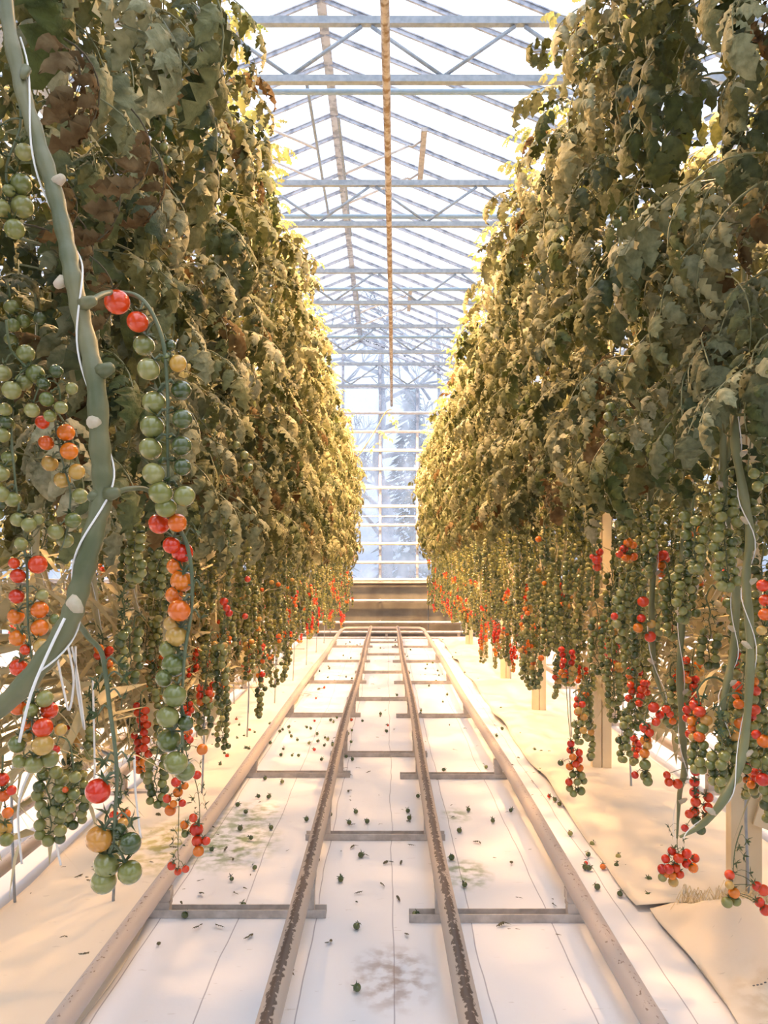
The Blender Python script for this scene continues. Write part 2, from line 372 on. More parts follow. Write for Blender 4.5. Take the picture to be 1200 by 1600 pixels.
for z, y, l in ((.0,12.8,'pale pipe lying in the dark gap behind the rail end, upper one'),(-.07,12.5,'pale pipe lying in the dark gap behind the rail end, lower one')):
    b_ = MB(); b_.tube([(-5,0,0),(5,0,0)], .025, 8); o = b_.obj('floor_pipe', M['white_pipe'], None, True, (0,y,z)); tag(o, l, 'pipe')
    for x in (-3,-1.2,0,1.2,3):
        c = MB(); c.box((x-.02,-.03,-.15-z),(x+.02,.03,-.02)); c.obj('pipe_stand', M['bracket'], o)

# ------------------------------------------------------------------ rails
XLI, XRI, XLO, XRO = -.2455, .170, -.70, .58
def longpath(x, z, y0=.2, y1=11.75, amp=.006):
    return [(x+amp*math.sin(y*1.3+x*5), y, z+amp*.5*math.sin(y*1.9+x)) for y in [y0+(y1-y0)*i/46 for i in range(47)]]
for x, l in ((XLI,'left of the two dark-worn inner trolley rails'),(XRI,'right of the two dark-worn inner trolley rails')):
    b_ = MB(); b_.tube([(a-x, b, c-.17) for a, b, c in longpath(x, .17)], .0255, 14); o = b_.obj('trolley_rail', M['rail'], None, True, (x,0,.17)); tag(o, l+' running down the aisle', 'rail', 'inner trolley rails')
pl = longpath(XLO, .11, .2, 11.8); pr = longpath(XRO, .12, .2, 11.8)
loop = pl+[(XLO+.02,11.87,.125),(XLO+.07,11.9,.138),(-.3,11.9,.14),(.2,11.9,.14),(XRO-.07,11.9,.138),(XRO-.02,11.87,.125)]+pr[::-1]
b_ = MB(); b_.tube(loop, .0265, 14); o = b_.obj('heating_pipe_loop', M['pipe'], None, True); tag(o, 'pale flaking heating pipe edging both sides of the aisle and looping at the end', 'pipe')
def support(y, x0, x1, posts, lab):
    t = empty('rail_support', ((x0+x1)/2, y, 0)); tag(t, lab, 'rail support', 'steel supports under the rails')
    c = (x0+x1)/2
    b_ = MB(); b_.box((x0-c,-.022,.001),(x1-c,.022,.006)); b_.box((x0-c,-.022,.006),(x1-c,-.018,.026)); b_.box((x0-c,.018,.006),(x1-c,.022,.026)); b_.obj('crossbar', M['bracket'], t)
    for px, pz_ in posts:
        b_ = MB(); b_.box((px-c-.019,-.017,.006),(px-c+.019,.017,pz_-.055)); b_.obj('post', M['bracket'], t)
        b_ = MB(); b_.box((px-c-.021,-.019,pz_-.075),(px-c+.021,.019,pz_-.062)); b_.box((px-c-.023,-.02,pz_-.055),(px-c+.023,.02,pz_-.022)); b_.obj('saddle', M['bracket'], t)
od = ['nearest','second','third','fourth','fifth','sixth','seventh','eighth']
for i in range(6):
    y = 2.42+1.6*i
    support(y, -.745, -.19, [(XLO,.11),(XLI,.17)], od[i]+' crossbar support joining the left outer pipe to its inner rail')
    support(y-.03, .07, .635, [(XRO,.12),(XRI,.17)], od[i]+' crossbar support joining the right outer pipe to its inner rail')
for i, y in enumerate((3.10, 4.45, 6.3, 7.9, 9.5, 11.0)):
    support(y, -.325, .235, [(XLI,.17),(XRI,.17)], od[i]+' crossbar support spanning the two inner rails')
# neighbouring aisles' pipes
for x, z, l in ((-1.28,.10,'heating pipe beyond the left tomato row, nearer of the pair'),(-1.49,.12,'heating pipe beyond the left tomato row, farther of the pair'),(1.57,.11,'heating pipe on the floor beyond the right tomato row'),(2.0,.17,'inner rail of the neighbouring aisle beyond the right tomato row')):
    b_ = MB(); b_.tube([(a-x,b,c-z) for a,b,c in longpath(x, z, .2, 11.4)], .0255, 10); o = b_.obj('heating_pipe', M['pipe'], None, True, (x,0,z)); tag(o, l, 'pipe')
    for i in range(6):
        c = MB(); c.box((-.019,2.1+1.6*i,-z+.003),(.019,2.14+1.6*i,-.02)); c.box((-.03,2.09+1.6*i,-z+.001),(.4 if x>0 else .2,2.13+1.6*i,-z+.02)); c.obj('pipe_stand', M['bracket'], o)

# ------------------------------------------------------------------ row ground cover sheets
def sheet(name, x0, x1, y0, y1, nx, ny, lab, edge=.02, hf=None, mat_='fabric_row', seed=0):
    b = MB(); v = []; f = []
    for j in range(ny+1):
        for i in range(nx+1):
            x = x0+(x1-x0)*i/nx; y = y0+(y1-y0)*j/ny
            if i in (0, nx): x += edge*noise.noise(Vector((y*1.7, seed, i)))*2
            if j in (0, ny): y += edge*noise.noise(Vector((x*4, seed+5, j)))*2
            z = .006+.010*max(0, noise.noise(Vector((x*3, y*2.2, seed))))+(hf(x, y) if hf else 0)
            v.append((x, y, z))
    for j in range(ny):
        for i in range(nx):
            a = j*(nx+1)+i; f.append((a, a+1, a+nx+2, a+nx+1))
    b.add(v, f); o = b.obj(name, M[mat_], None, True)
    md = o.modifiers.new('thick', 'SOLIDIFY'); md.thickness = .003; md.offset = 0
    tag(o, lab, 'ground cover sheet'); return o
def hump(x, y): 
    a = .0
    for i in range(7):
        a += .045*math.exp(-((x-1.0)/.35)**2-((y-(2.56+1.62*i)+.4)/.35)**2)
    return a
sheet('ground_cover_sheet', .80, 1.50, 2.45, 11.6, 22, 160, 'cream ground cover sheet under the right tomato row', hf=hump, seed=1)
sheet('ground_cover_sheet', -1.24, -.74, .3, 11.6, 16, 160, 'cream ground cover sheet under the left tomato row', seed=2)
def folds(x, y):
    d = (x-.80)/.9
    z = .12*math.exp(-((x-.98-.25*(2.25-y))/.10)**2-((y-2.16)/.20)**2)+.012*noise.noise(Vector((x*14,y*9,2)))*min(1,max(0,d*5))+.05*math.exp(-((x-1.02-.3*(2.1-y))/.05)**2)*math.exp(-((y-1.9)/.4)**2)
    z += .030*max(0, math.sin(x*13+y*5+2*noise.noise(Vector((x*2,y*2,0)))))*min(1, max(0, d*3))
    return z
sheet('ground_cover_sheet', .83, 1.60, .9, 2.44, 50, 90, 'rumpled cream ground cover sheet in the lower right corner', hf=folds, seed=3, edge=.03)
# stitched seams and frayed end
b_ = MB()
for (x0, y0, x1, y1) in ((.93,1.95,1.4,2.1),(.97,1.72,1.5,1.78),(1.03,1.52,1.45,1.5)):
    n_ = int(math.hypot(x1-x0,y1-y0)/.012)
    for i in range(n_):
        t = i/n_; x = x0+(x1-x0)*t; y = y0+(y1-y0)*t
        z = .014+.010*max(0, noise.noise(Vector((x*3,y*2.2,3))))+folds(x,y)
        b_.beam((x,y,z),(x+(x1-x0)/n_*.5,y+(y1-y0)/n_*.5,z), .0025, .002)
o = b_.obj('seam_stitches', M['trunk']); tag(o, 'dark stitching lines on the rumpled sheet in the lower right corner', 'stitching', kind='stuff')
b_ = MB()
for i in range(260):
    x = .93+R.random()*.62; y = 2.44+R.uniform(-.03,.05); a = R.gauss(-PI/2,.7); l = R.uniform(.03,.11)
    p = [(x,y,.02),(x+l*.5*math.cos(a),y+l*.5*math.sin(a),.05+R.random()*.04),(x+l*math.cos(a),y+l*math.sin(a),.02+R.random()*.03)]
    b_.tube(p, .0012, 3)
o = b_.obj('frayed_straw_edge', M['straw']); tag(o, 'frayed straw-coloured threads along the sheet edge at the near wooden post', 'frayed threads', kind='stuff')

# ------------------------------------------------------------------ posts under the right row
for i, y in enumerate((2.56, 4.12, 5.8, 7.4, 9.1, 10.7)):
    t = empty('wooden_post', (1.15 if i else 1.19, y, 0)); tag(t, od[i]+' pale wooden post standing in the right tomato row', 'post', 'pale wooden posts in the right tomato row')
    hh = 1.62 if i == 0 else 1.45
    b_ = MB(); wd = .050
    b_.box((-wd,-.02,.01),(-.002,.02,hh)); b_.obj('board', M['wood'], t)
    b_ = MB(); b_.box((.002,-.024,.01),(wd,.024,hh-.03)); b_.obj('board', M['wood'], t)
    if i == 0:
        b_ = MB(); b_.beam((.03,-.03,.30),(.62,-.2,.12), .03,.10); b_.obj('brace_board', M['wood'], t)

# ------------------------------------------------------------------ lamps
def lamp(x, y, z, power, lab, grp):
    t = empty('grow_lamp', (x,y,z)); tag(t, lab, 'lamp', grp)
    b = MB(); pts = [(-.13,-.05),(-.09,.02),(-.03,.05),(.03,.05),(.09,.02),(.13,-.05)]
    v = [(a,yy,c) for yy in (-.12,.12) for a,c in pts]; v2 = [(a*.96,yy,c-.006) for a,yy,c in v]
    f = [(i,i+1,i+7,i+6) for i in range(5)]+[(i+12,i+18,i+19,i+13) for i in range(5)]
    b.add(v+v2, f); b.obj('reflector', M['lamp_body'], t)
    b = MB(); b.box((-.05,-.2,.05),(.05,.2,.12)); b.obj('ballast_box', M['lamp_body'], t)
    b = MB(); b.tube([(0,-.09,-.01),(0,.09,-.01)], .018, 8); b.obj('bulb', M['bulb'], t, True)
    b = MB(); b.tube([(-.03,0,.1),(-.03,0,BZ-z-.02)], .004, 5); b.tube([(.03,0,.1),(.03,0,BZ-z-.02)], .004, 5); b.obj('hanger', M['metal'], t)
    ld = bpy.data.lights.new('lamp_light', 'AREA'); ld.shape = 'RECTANGLE'; ld.size = .22; ld.size_y = .24; ld.energy = power; ld.color = LAMP_COL
    lo = bpy.data.objects.new('lamp_light', ld); COL.objects.link(lo); lo.parent = t; lo.location = (0,0,-.06)
for i in range(-2, 5):
    y = 4.61+1.95*i
    for x, l in ((-2.15,'left'),(2.35,'right')):
        if i >= -1: lamp(x, y, 3.70, LAMP_AISLE, 'sodium grow lamp hanging over the aisle beyond the %s tomato row' % l, 'grow lamps over the neighbouring %s aisle' % l)
    for x, l in ((-1.15,'left'),(1.12,'right')):
        if i >= -1: lamp(x, y, 3.60, LAMP_ROW*(.45 if i < 0 else 1), 'sodium grow lamp glowing above the %s tomato row' % l, 'grow lamps above the %s row' % l)

# ------------------------------------------------------------------ leaves
PROF = [(0,.04),(.10,.55),(.22,1.0),(.34,.72),(.45,.98),(.58,.62),(.70,.70),(.84,.34),(1,0)]
def leaflet(b, base, d, up, L, W, droop, fold, rr, mi=0):
    d = d.normalized(); sd = d.cross(up).normalized(); up = sd.cross(d).normalized()
    v = []; n = len(PROF); tw = rr.uniform(-.5,.5)
    for i, (t, wv) in enumerate(PROF):
        ang = droop*t; c = base+d*(L*math.sin(ang)/max(droop,.01))-up*(L*(1-math.cos(ang))/max(droop,.01))
        lu = up*math.cos(ang)+d*math.sin(ang)
        s2 = sd*math.cos(tw*t)+lu*math.sin(tw*t)
        hw = W*wv*.5*rr.uniform(.9,1.1); rp = .10*W*(1 if i%2 else -1)
        v += [c-s2*hw-lu*(fold*hw)+lu*rp, c+lu*.0, c+s2*hw-lu*(fold*hw)+lu*rp]
    f = []
    for i in range(n-1):
        a = i*3; f += [(a,a+3,a+4,a+1),(a+1,a+4,a+5,a+2)]
    b.add(v, f, mi)
def compound(b, rr, L=.30, size=1.0, droop=1.0, M4=None, npair=4, mi=0, mis=1):
    """one pinnate tomato leaf growing along +X"""
    st = len(b.v); a0 = rr.uniform(.1,.5); pts = []; p = Vector((0,0,0)); a = a0
    N = 9
    for i in range(N):
        pts.append(p.copy()); p = p+Vector((math.cos(a),rr.uniform(-.06,.06),math.sin(a)))*(L/(N-1)); a -= droop*(1.4/(N-1))
    b.tube(pts, [.0028*size*(1-.5*i/N) for i in range(N)], 4, mis, False)
    def pt(t): 
        k = min(int(t*(N-1)), N-2); u = t*(N-1)-k; return pts[k].lerp(pts[k+1], u), (pts[k+1]-pts[k]).normalized()
    for k in range(npair):
        t = .30+.60*k/(npair-1) if npair > 1 else .6
        for s in (-1,1):
            q, dr = pt(min(.97, t+rr.uniform(-.03,.03))); side = Vector((0,s,0))
            d = (dr*rr.uniform(.3,.8)+side*1.0+Vector((0,0,rr.uniform(-.7,.0))))
            ll = size*rr.uniform(.065,.10)*(1.05-.25*abs(k-1.5)/1.5); upv = Vector((-dr.z*.6+rr.uniform(-.3,.3), rr.uniform(-.3,.3), 1))
            q2 = q+d.normalized()*.012*size
            leaflet(b, q2, d, upv, ll*1.1, ll*rr.uniform(.45,.62), rr.uniform(.5,1.7), rr.uniform(.1,.7), rr, mi)
        if k < npair-1:
            for s in (-1,1):
                q, dr = pt(t+.08); leaflet(b, q, Vector((dr.x*.4, s, -.3)), Vector((0,0,1)), .028*size, .02*size, .8, .3, rr, mi)
    q, dr = pt(1); leaflet(b, q, dr+Vector((0,0,-.2)), Vector((-dr.z,0,1)), .11*size*rr.uniform(.9,1.2), .075*size, rr.uniform(.6,1.5), .35, rr, mi)
    if M4 is not None:
        for i in range(st, len(b.v)): b.v[i] = tuple(M4@Vector(b.v[i]))
LEAF = []; YOUNG = []; DRY = []
for i in range(9):
    b = MB(); compound(b, random.Random(100+i), R.uniform(.24,.32), R.uniform(.85,1.1), R.uniform(.9,1.5)); LEAF.append(b.mesh('leaf', [M['leaf'], M['stem']], True))
for i in range(4):
    b = MB(); compound(b, random.Random(200+i), .18, .62, R.uniform(.4,.8), npair=3); YOUNG.append(b.mesh('young_leaf', [M['leaf_young'], M['stem']], True))
for i in range(3):
    b = MB(); compound(b, random.Random(300+i), .22, .9, 1.2); DRY.append(b.mesh('dry_leaf', [M['leaf_dry'], M['leaf_scrap']], True))

# ------------------------------------------------------------------ fruit
RT = .0128
TM = {}
for c in ('green','dark','red','orange','yellow'):
    b = MB(); b.sphere((0,0,0), 1.0, 16, 10, 0, .95); TM[c] = b.mesh('tomato_'+c, M['t_'+c], True)
TMI = ['green','dark','red','orange','yellow']
def calyx(b, c, up, r, rr, mi=1, n=5):
    up = up.normalized(); a = up.orthogonal().normalized(); d = up.cross(a)
    for k in range(n):
        t = 2*PI*k/n+rr.random(); o = a*math.cos(t)+d*math.sin(t); s = up.cross(o)
        p0 = c+up*.0015; p1 = c+o*r*.5+up*r*.22; p2 = c+o*r*1.05+up*r*rr.uniform(.1,.7)
        b.add([p0-s*r*.12, p0+s*r*.12, p1+s*r*.16, p1-s*r*.16, p2], [(0,1,2,3),(3,2,4)], mi)
def make_truss(rr, n, double, length, bare=0):
    """rachis with pedicels and calyxes, and where its tomatoes hang"""
    b = MB(); L = length; pts = [Vector((0,0,0)),Vector((.02,0,.012)),Vector((.045,0,.005))]
    x = .055; z = -.02; m = 10; top = len(pts)
    for i in range(m):
        pts.append(Vector((x+rr.uniform(-.006,.006), rr.uniform(-.007,.007), z))); z -= L/m
    b.tube(smooth_path(pts,2), [.0026-.0014*i/(2*(len(pts)-1)) for i in range(2*(len(pts)-1)+1)], 5, 0, False)
    pos = []
    for i in range(n+bare):
        t = (i+.5)/(n+bare); k = t*(m-1); j = int(k); q = pts[top+j].lerp(pts[min(top+j+1, len(pts)-1)], k-j)
        sgn = 1 if i % 2 else -1; a = rr.gauss(0,.35)+(PI/2 if sgn > 0 else -PI/2)
        o = Vector((math.cos(a),math.sin(a),0)); off = rr.uniform(.016,.022)
        c = q+o*off+Vector((0,0,-.012))
        cal = q+o*off*.7+Vector((0,0,.001))
        b.tube([q, q+o*off*.4+Vector((0,0,.004)), cal], .0011, 4, 0, False)
        up = (cal-c).normalized()
        if i < bare: calyx(b, cal, Vector((o.x,o.y,.6)), .013, rr)
        else: calyx(b, c+up*RT*.92, up, RT, rr); pos.append((c, RT*rr.uniform(.88,1.12)*(1-.12*t)))
    c = pts[-1]+Vector((0,0,-.01)); pos.append((c, RT*.95)); calyx(b, c+Vector((0,0,RT*.9)), Vector((0,0,1)), RT, rr)
    return b.mesh('fruit_truss', [M['stalk'], M['sepal']]), pos
TR = []
for i in range(10):
    rr = random.Random(400+i); n = [14,18,16,12,20,15,8,10,17,13][i]
    TR.append(make_truss(rr, n, True, .0115*n+.02*(i > 5)+.05*(i in (6,7)), bare=[0,0,2,0,0,3,9,8,0,4][i]))
def colour(zw, t, rr, ripe):
    """ripening runs from the stalk end of a truss to its tip"""
    r = ripe+(.5-t)*.8+rr.gauss(0,.10)
    return 'red' if r > .88 else 'orange' if r > .74 else 'yellow' if r > .66 else ('dark' if rr.random() < .22 else 'green')
farm = {}
def far_mesh(ti, rl):
    k = (ti, rl)
    if k not in farm:
        b = MB(); rr = random.Random(ti*7+rl)
        pos = TR[ti][1]
        for i, (c, r) in enumerate(pos):
            b.sphere(c, r, 8, 5, TMI.index(colour(0, i/len(pos), rr, [.1,.55,.95][rl])))
        farm[k] = b.mesh('tomatoes', [M['t_'+c] for c in TMI], True)
    return farm[k]
def add_truss(plant, loc, rz, rr, near, ripe, tilt=.0, ti=None, sc=1.0):
    ti = rr.randrange(len(TR)) if ti is None else ti; me, pos = TR[ti]
    o = link('fruit_truss', me, plant, loc, (tilt, rr.uniform(-.08,.08), rz), sc)
    if near:
        for i, (c, r) in enumerate(pos):
            cc = colour(0, i/len(pos), rr, ripe)
            link('tomato', TM[cc], o, c, (rr.uniform(-.4,.4),rr.uniform(-.4,.4),rr.uniform(0,6)), r)
    else:
        tag(link('tomatoes', far_mesh(ti, 0 if ripe < .3 else 1 if ripe < .75 else 2), o), kind='stuff')
    return o

# ------------------------------------------------------------------ stems of row plants
def stem_mesh(seed, s, zt=2.75, lay=1.9):
    rr = random.Random(seed); pts = []; ph = rr.uniform(0,6)
    z = zt; zl = rr.uniform(.62,1.0)
    while z > zl+.16:
        pts.append((.03*math.sin(z*3+ph), .05*math.sin(z*2+ph)+(zt-z)*.06, z)); z -= .16
    x, y, z = pts[-1]; a = 0
    for i in range(5):
        a = (i+1)/5*PI/2; pts.append((x+.02*rr.uniform(-1,1)+s*.02*i, y+.14*(1-math.cos(a))+.02*i, z-.16*math.sin(a)))
    x, y, z = pts[-1]
    nl = rr.randrange(6,11)
    for i in range(1, nl): pts.append((x+s*.05+rr.uniform(-.03,.03), y+i*.16, z+rr.uniform(-.05,.05)+.03*math.sin(i+ph)))
    P = smooth_path(pts, 2); n = len(P)
    b = MB(); b.tube(P, [.0045+.0035*min(1, i/(n*.4)) for i in range(n)], 6, 0)
    up = MB()
    cut = next(i for i, p in enumerate(P) if p.z < 1.25)
    a_ = MB(); a_.tube(P[:cut+1], [.0045+.003*i/cut for i in range(cut+1)], 6, 0)
    a_.tube(P[cut:], [.0078]*(n-cut), 6, 1)
    for k in range(cut, n-2, 3): a_.sphere(P[k], .0105, 6, 4, 1)
    st = MB(); sp_ = []
    for i, p in enumerate(P[:cut+8]):
        t = i*1.1; sp_.append(p+Vector((.010*math.cos(t), .010*math.sin(t), 0)))
    st.tube(sp_, .0011, 3)
    return a_.mesh('stem', [M['stem'], M['vine_old']], True), st.mesh('support_string', M['string'])
STEM = {s: [stem_mesh(50+i+(10 if s > 0 else 0), s) for i in range(5)] for s in (-1, 1)}

def face(s, z):
    """how far the leaf curtain reaches into the aisle at height z"""
    t = min(1, max(0, (z-1.2)/1.6))
    return (.40-.06*t) if s < 0 else (.49-.07*t)
names = {-1:'left', 1:'right'}
plants = {-1:[], 1:[]}
def row_plant(s, x, y, idx, nleaf, ntr, near, label, group):
    rr = random.Random(1000+idx*2+(s > 0))
    p = empty('tomato_plant', (s*x, y, 0)); tag(p, label, 'tomato plant', group)
    sm, st = STEM[s][rr.randrange(5)]
    link('stem', sm, p); link('support_string', st, p)
    zlow = 1.16 if s < 0 else 1.30
    for i in range(nleaf):
        z = zlow+.12+(2.86-zlow)*((i+rr.random())/nleaf); dep = abs(rr.gauss(0,.13)); f = face(s, z)
        if z > 2.6: dep += (z-2.6)*.4*rr.random()
        yaw = (PI if s > 0 else 0)+rr.gauss(0,.75)
        lx = s*(f+.17+dep)-s*x
        if i % 6 == 5: lx = s*(.25+.2*rr.random()); yaw += PI
        m_ = rr.choice(DRY) if (rr.random() < (.16 if z < 1.7 else .04)) else rr.choice(YOUNG if z > 2.72 else LEAF)
        ly = rr.uniform(-.17,.17)
        if y+ly < 1.3 and z < 2.0 and dep < .25: lx += s*.3
        link('leaf', m_, p, (lx, ly, z), (rr.gauss(0,.3), rr.gauss(.35,.3)-(.8 if z > 2.72 else 0), yaw), rr.uniform(.62,.95))
    for i in range(ntr):
        u = (i+rr.random())/ntr; zt = .62+u*(1.42-.62); ripe = min(1, max(0, (.98-zt)*1.5+rr.gauss(.12,.3)))
        if rr.random() < .25: ripe = 0
        lx = s*(rr.uniform(.56,.86) if s < 0 else rr.uniform(.66,1.02))-s*x
        add_truss(p, (lx, rr.uniform(-.16,.16), zt), rr.uniform(0,2*PI), rr, near, ripe)
    plants[s].append(p); return p
ordn = ['nearest','second','third','fourth','fifth','sixth','seventh','eighth','ninth','tenth','eleventh','twelfth']
for s in (-1, 1):
    y = 1.02 if s < 0 else 1.12; i = 0
    while y < 12.6:
        near = y < 4.4
        if i < 12: lab = '%s tomato plant from the front in the %s row' % (ordn[i], names[s])
        else: lab = 'tomato plant in the dense far part of the %s row' % names[s]
        ntr = (0 if y < 1.25 else 6 if y < 1.7 else 10 if s < 0 and y < 2.6 else 19 if y < 6 else 17)
        row_plant(s, .80 if s < 0 else .92, y, i, 92 if y < 6 else 72, ntr, near, lab, 'tomato plants in the %s row' % names[s])
        y += .30 if y < 5 else .34; i += 1
    print('plants', s, i)

# coarser plants: outer side of the rows, the next rows, and unseen ones added behind the viewer to block daylight
FOL = []
for v in range(3):
    rr = random.Random(700+v); b = MB()
    for i in range(46):
        z = 1.25+1.55*rr.random(); yaw = rr.uniform(0,2*PI)
        Mx = Matrix.Translation((rr.uniform(-.22,.22), rr.uniform(-.32,.32), z))@Euler((rr.gauss(0,.3), rr.gauss(.2,.3), yaw)).to_matrix().to_4x4()@Matrix.Scale(rr.uniform(.8,1.15), 4)
        compound(b, rr, .28, 1.0, 1.2, Mx)
    FOL.append(b.mesh('foliage', [M['leaf'], M['stem']], True))
def coarse(x, y, s, label, group, ntr=3, rr=R):
    p = empty('tomato_plant', (x,y,0)); tag(p, label, 'tomato plant', group)
    link('stem', STEM[s][rr.randrange(5)][0], p)
    tag(link('foliage', FOL[rr.randrange(3)], p, (0,0,rr.uniform(-.05,.05)), (0,0,rr.choice((0,PI)))), kind='stuff')
    for i in range(ntr): add_truss(p, (rr.uniform(-.15,.15), rr.uniform(-.25,.25), rr.uniform(.6,1.4)), rr.uniform(0,6), rr, False, rr.random())
for s in (-1, 1):
    y = .9
    while y < 12.8:
        coarse(s*(1.22 if s < 0 else 1.40), y, s, 'tomato plant on the outer side of the %s row, half hidden' % names[s], 'outer-side tomato plants of the %s row' % names[s], 3); y += .34 if y < 5 else .5
    y = -.2
    while y < 10.5:
        coarse(s*(3.05 if s < 0 else 3.3), y, s, 'tomato plant in the next row beyond the %s neighbouring aisle' % names[s], 'tomato plants in the next row on the %s' % names[s], 2); y += .6
    y = -3.2
    while y < .2:
        coarse(s*.95, y, s, 'unseen tomato plant of the %s row, added behind the viewpoint to block daylight' % names[s], 'unseen tomato plants added behind the viewpoint, %s row' % names[s], 1); y += .55
# ------------------------------------------------------------------ the foreground vine on the left
CODE = {'r':'red','o':'orange','y':'yellow','g':'green','d':'dark'}
def hero_truss(plant, Y, path, toms, rad=.0026, seed=0, bare=(), rm=None, name='fruit_truss'):
    """a fruit truss modelled one tomato at a time; path = its stalk, toms = (x, y, radius, ripeness)"""
    rr = random.Random(seed); base = Vector(plant.location); me = at(*path[0][:2], Y)
    P = smooth_path([at(p[0], p[1], Y+(p[2] if len(p) > 2 else 0))-me for p in path], 4)
    b = MB(); n = len(P); b.tube(P, [rad*(1-.5*i/n) for i in range(n)], 7, 0)
    o = empty(name, me-base); o.parent = plant; bits = []
    for (px, py, r, c) in toms:
        yy = Y+rr.uniform(-.012,.012); q = at(px, py, yy)-me; rm_ = r*yy/FPX
        near = min(P, key=lambda p: (p-q-Vector((0,0,rm_*1.2))).length)
        up = ((near-q).normalized()+Vector((0,-.25,.45))).normalized()
        tp = q+up*rm_*.92
        mid = near.lerp(tp, .5)+Vector((0,0,.004))
        b.tube(smooth_path([near, mid, tp], 3), min(rad*.55, rm_*.12), 5, 0, False); calyx(b, tp, up, rm_, rr)
        b.sphere(mid, min(rad*.8, rm_*.17), 6, 4, 0)
        bits.append((q, rm_, c, up))
    for (px, py, ang) in bare:
        q = at(px, py, Y)-me; near = min(P, key=lambda p: (p-q).length)
        q = near.lerp(q, .75); md = near.lerp(q, .5)+Vector((0,0,.006)); q = q-Vector((0,0,.004))
        b.tube(smooth_path([near, md, q],3), rad*.34, 5, 0, False); calyx(b, q, (q-near).normalized(), .014, rr)
    st = link(name, b.mesh(name, [M['stalk_hero'] if rad > .002 else M['stalk'], M['sepal']], True), plant, me-base)
    bpy.data.objects.remove(o)
    for q, rm_, c, up in bits:
        t = link('tomato', TM[CODE[c]], st, q, None, rm_); t.rotation_mode = 'QUATERNION'; t.rotation_quaternion = up.to_track_quat('Z','Y')
    return st
M['stalk_hero'] = mat('stalk_hero', (.11,.14,.07), .5, (.17,.19,.10), 25, 3, bump=.2)
hv = empty('tomato_plant', (-.62, .76, 0)); tag(hv, 'large foreground tomato plant whose thick bare stem curves down the left edge', 'tomato plant', 'tomato plants in the left row')
hb = Vector(hv.location)
SP = [(-60,-700,.95),(-20,-250,.88),(8,0,.85),(30,120,.84),(58,215,.83),(85,300,.82),(104,380,.81),(115,440,.80),(133,520,.80),(150,600,.79),(156,700,.79),(160,770,.79),(142,850,.78),(124,920,.78),(108,970,.77),(70,1030,.76),(0,1105,.75),(-160,1200,.75),(-330,1420,.76),(-380,1740,.76),(-400,2550,.78)]
SPW = smooth_path([at(*p) for p in SP], 6); n = len(SPW)
b = MB(); b.tube([p-hb for p in SPW], [.0088*(.82+.35*min(1, i/60))+.0009*math.sin(i*1.7) for i in range(n)], 14, 0)
for (px, py, Y, dx, dy, r) in ((88,285,.82,10,-8,.006),(97,440,.80,-9,6,.006),(160,580,.79,14,-6,.008),(147,660,.785,-6,0,.008),(148,775,.785,-8,4,.006),(118,945,.77,-9,4,.010),(40,110,.835,-4,10,.005),(133,474,.795,14,-5,.007),(172,772,.785,12,-3,.007)):
    p0 = at(px-dx*.3, py-dy*.3, Y)-hb; p1 = at(px+dx, py+dy, Y-.006)-hb
    b.tube([p0, p0.lerp(p1,.6), p1, p1+(p1-p0)*.15], [r*1.1, r*.9, r*.72, r*.35], 9, 1 if (px in (147,118,97,88)) else 0)
b.obj('stem', [M['stem_hero'], M['stem_knot']], hv, True)
b = MB(); pts = []
for i in range(14, 92):
    p = SPW[i]; t = i*.27; d = (SPW[min(i+1,n-1)]-SPW[i-1]).normalized(); a = Vector((0,-1,0)); c = d.cross(a)
    pts.append(p+(a*math.cos(t)+c*math.sin(t))*.0118-hb)
b.tube(pts, .0011, 6)
b.tube(smooth_path([at(101,966,.755)-hb, at(75,1020,.745)-hb, at(48,1085,.735)-hb, at(30,1160,.73)-hb],3), .0016, 6)
b.obj('support_string', M['string'], hv, True)
for i, (px, py, Y, rz, ry, sc) in enumerate(((190,40,.95,.3,.3,.8),(120,-40,.92,.1,.5,.9),(60,60,1.0,-.3,.5,.8),(255,-20,1.0,-.2,.9,.7),(20,-90,.95,.4,.2,.9),(180,-130,.9,.1,.4,.9),(150,150,1.15,.2,.8,.7),(70,260,1.2,0,.9,.7),(60,160,1.25,-.5,.6,.8),(110,330,1.25,.4,1.0,.7),(165,250,1.1,.2,1.2,.75),(205,170,1.05,.3,1.3,.7),(240,230,1.15,0,1.3,.65),(310,70,1.1,.2,1.2,.5),(140,400,1.2,.1,1.1,.7),(100,60,1.0,0,.9,.8))):
    link('leaf', (DRY[i%3] if i >= 10 else (LEAF+DRY)[(i*5)%12]), hv, at(px,py,Y)-hb, (R.uniform(-.4,.4), ry, rz), sc*.8)
hero_truss(hv, .90, [(138,474,-.09),(160,460,-.05),(185,457),(215,463),(238,490),(256,540),(262,620),(262,700),(264,765)],
    [(183,472,20,'r'),(215,503,17,'r'),(225,540,17,'g'),(232,577,18,'g'),(241,629,19,'g'),(238,667,19,'g'),(235,701,18,'g'),(240,740,18,'g'),(251,770,19,'g'),(288,775,17,'g'),
     (278,568,14,'y'),(283,610,16,'d'),(285,655,16,'d'),(284,697,16,'d'),(285,730,14,'d'),(259,793,17,'g'),(262,560,11,'g'),(265,540,10,'d')], .0034, 1)
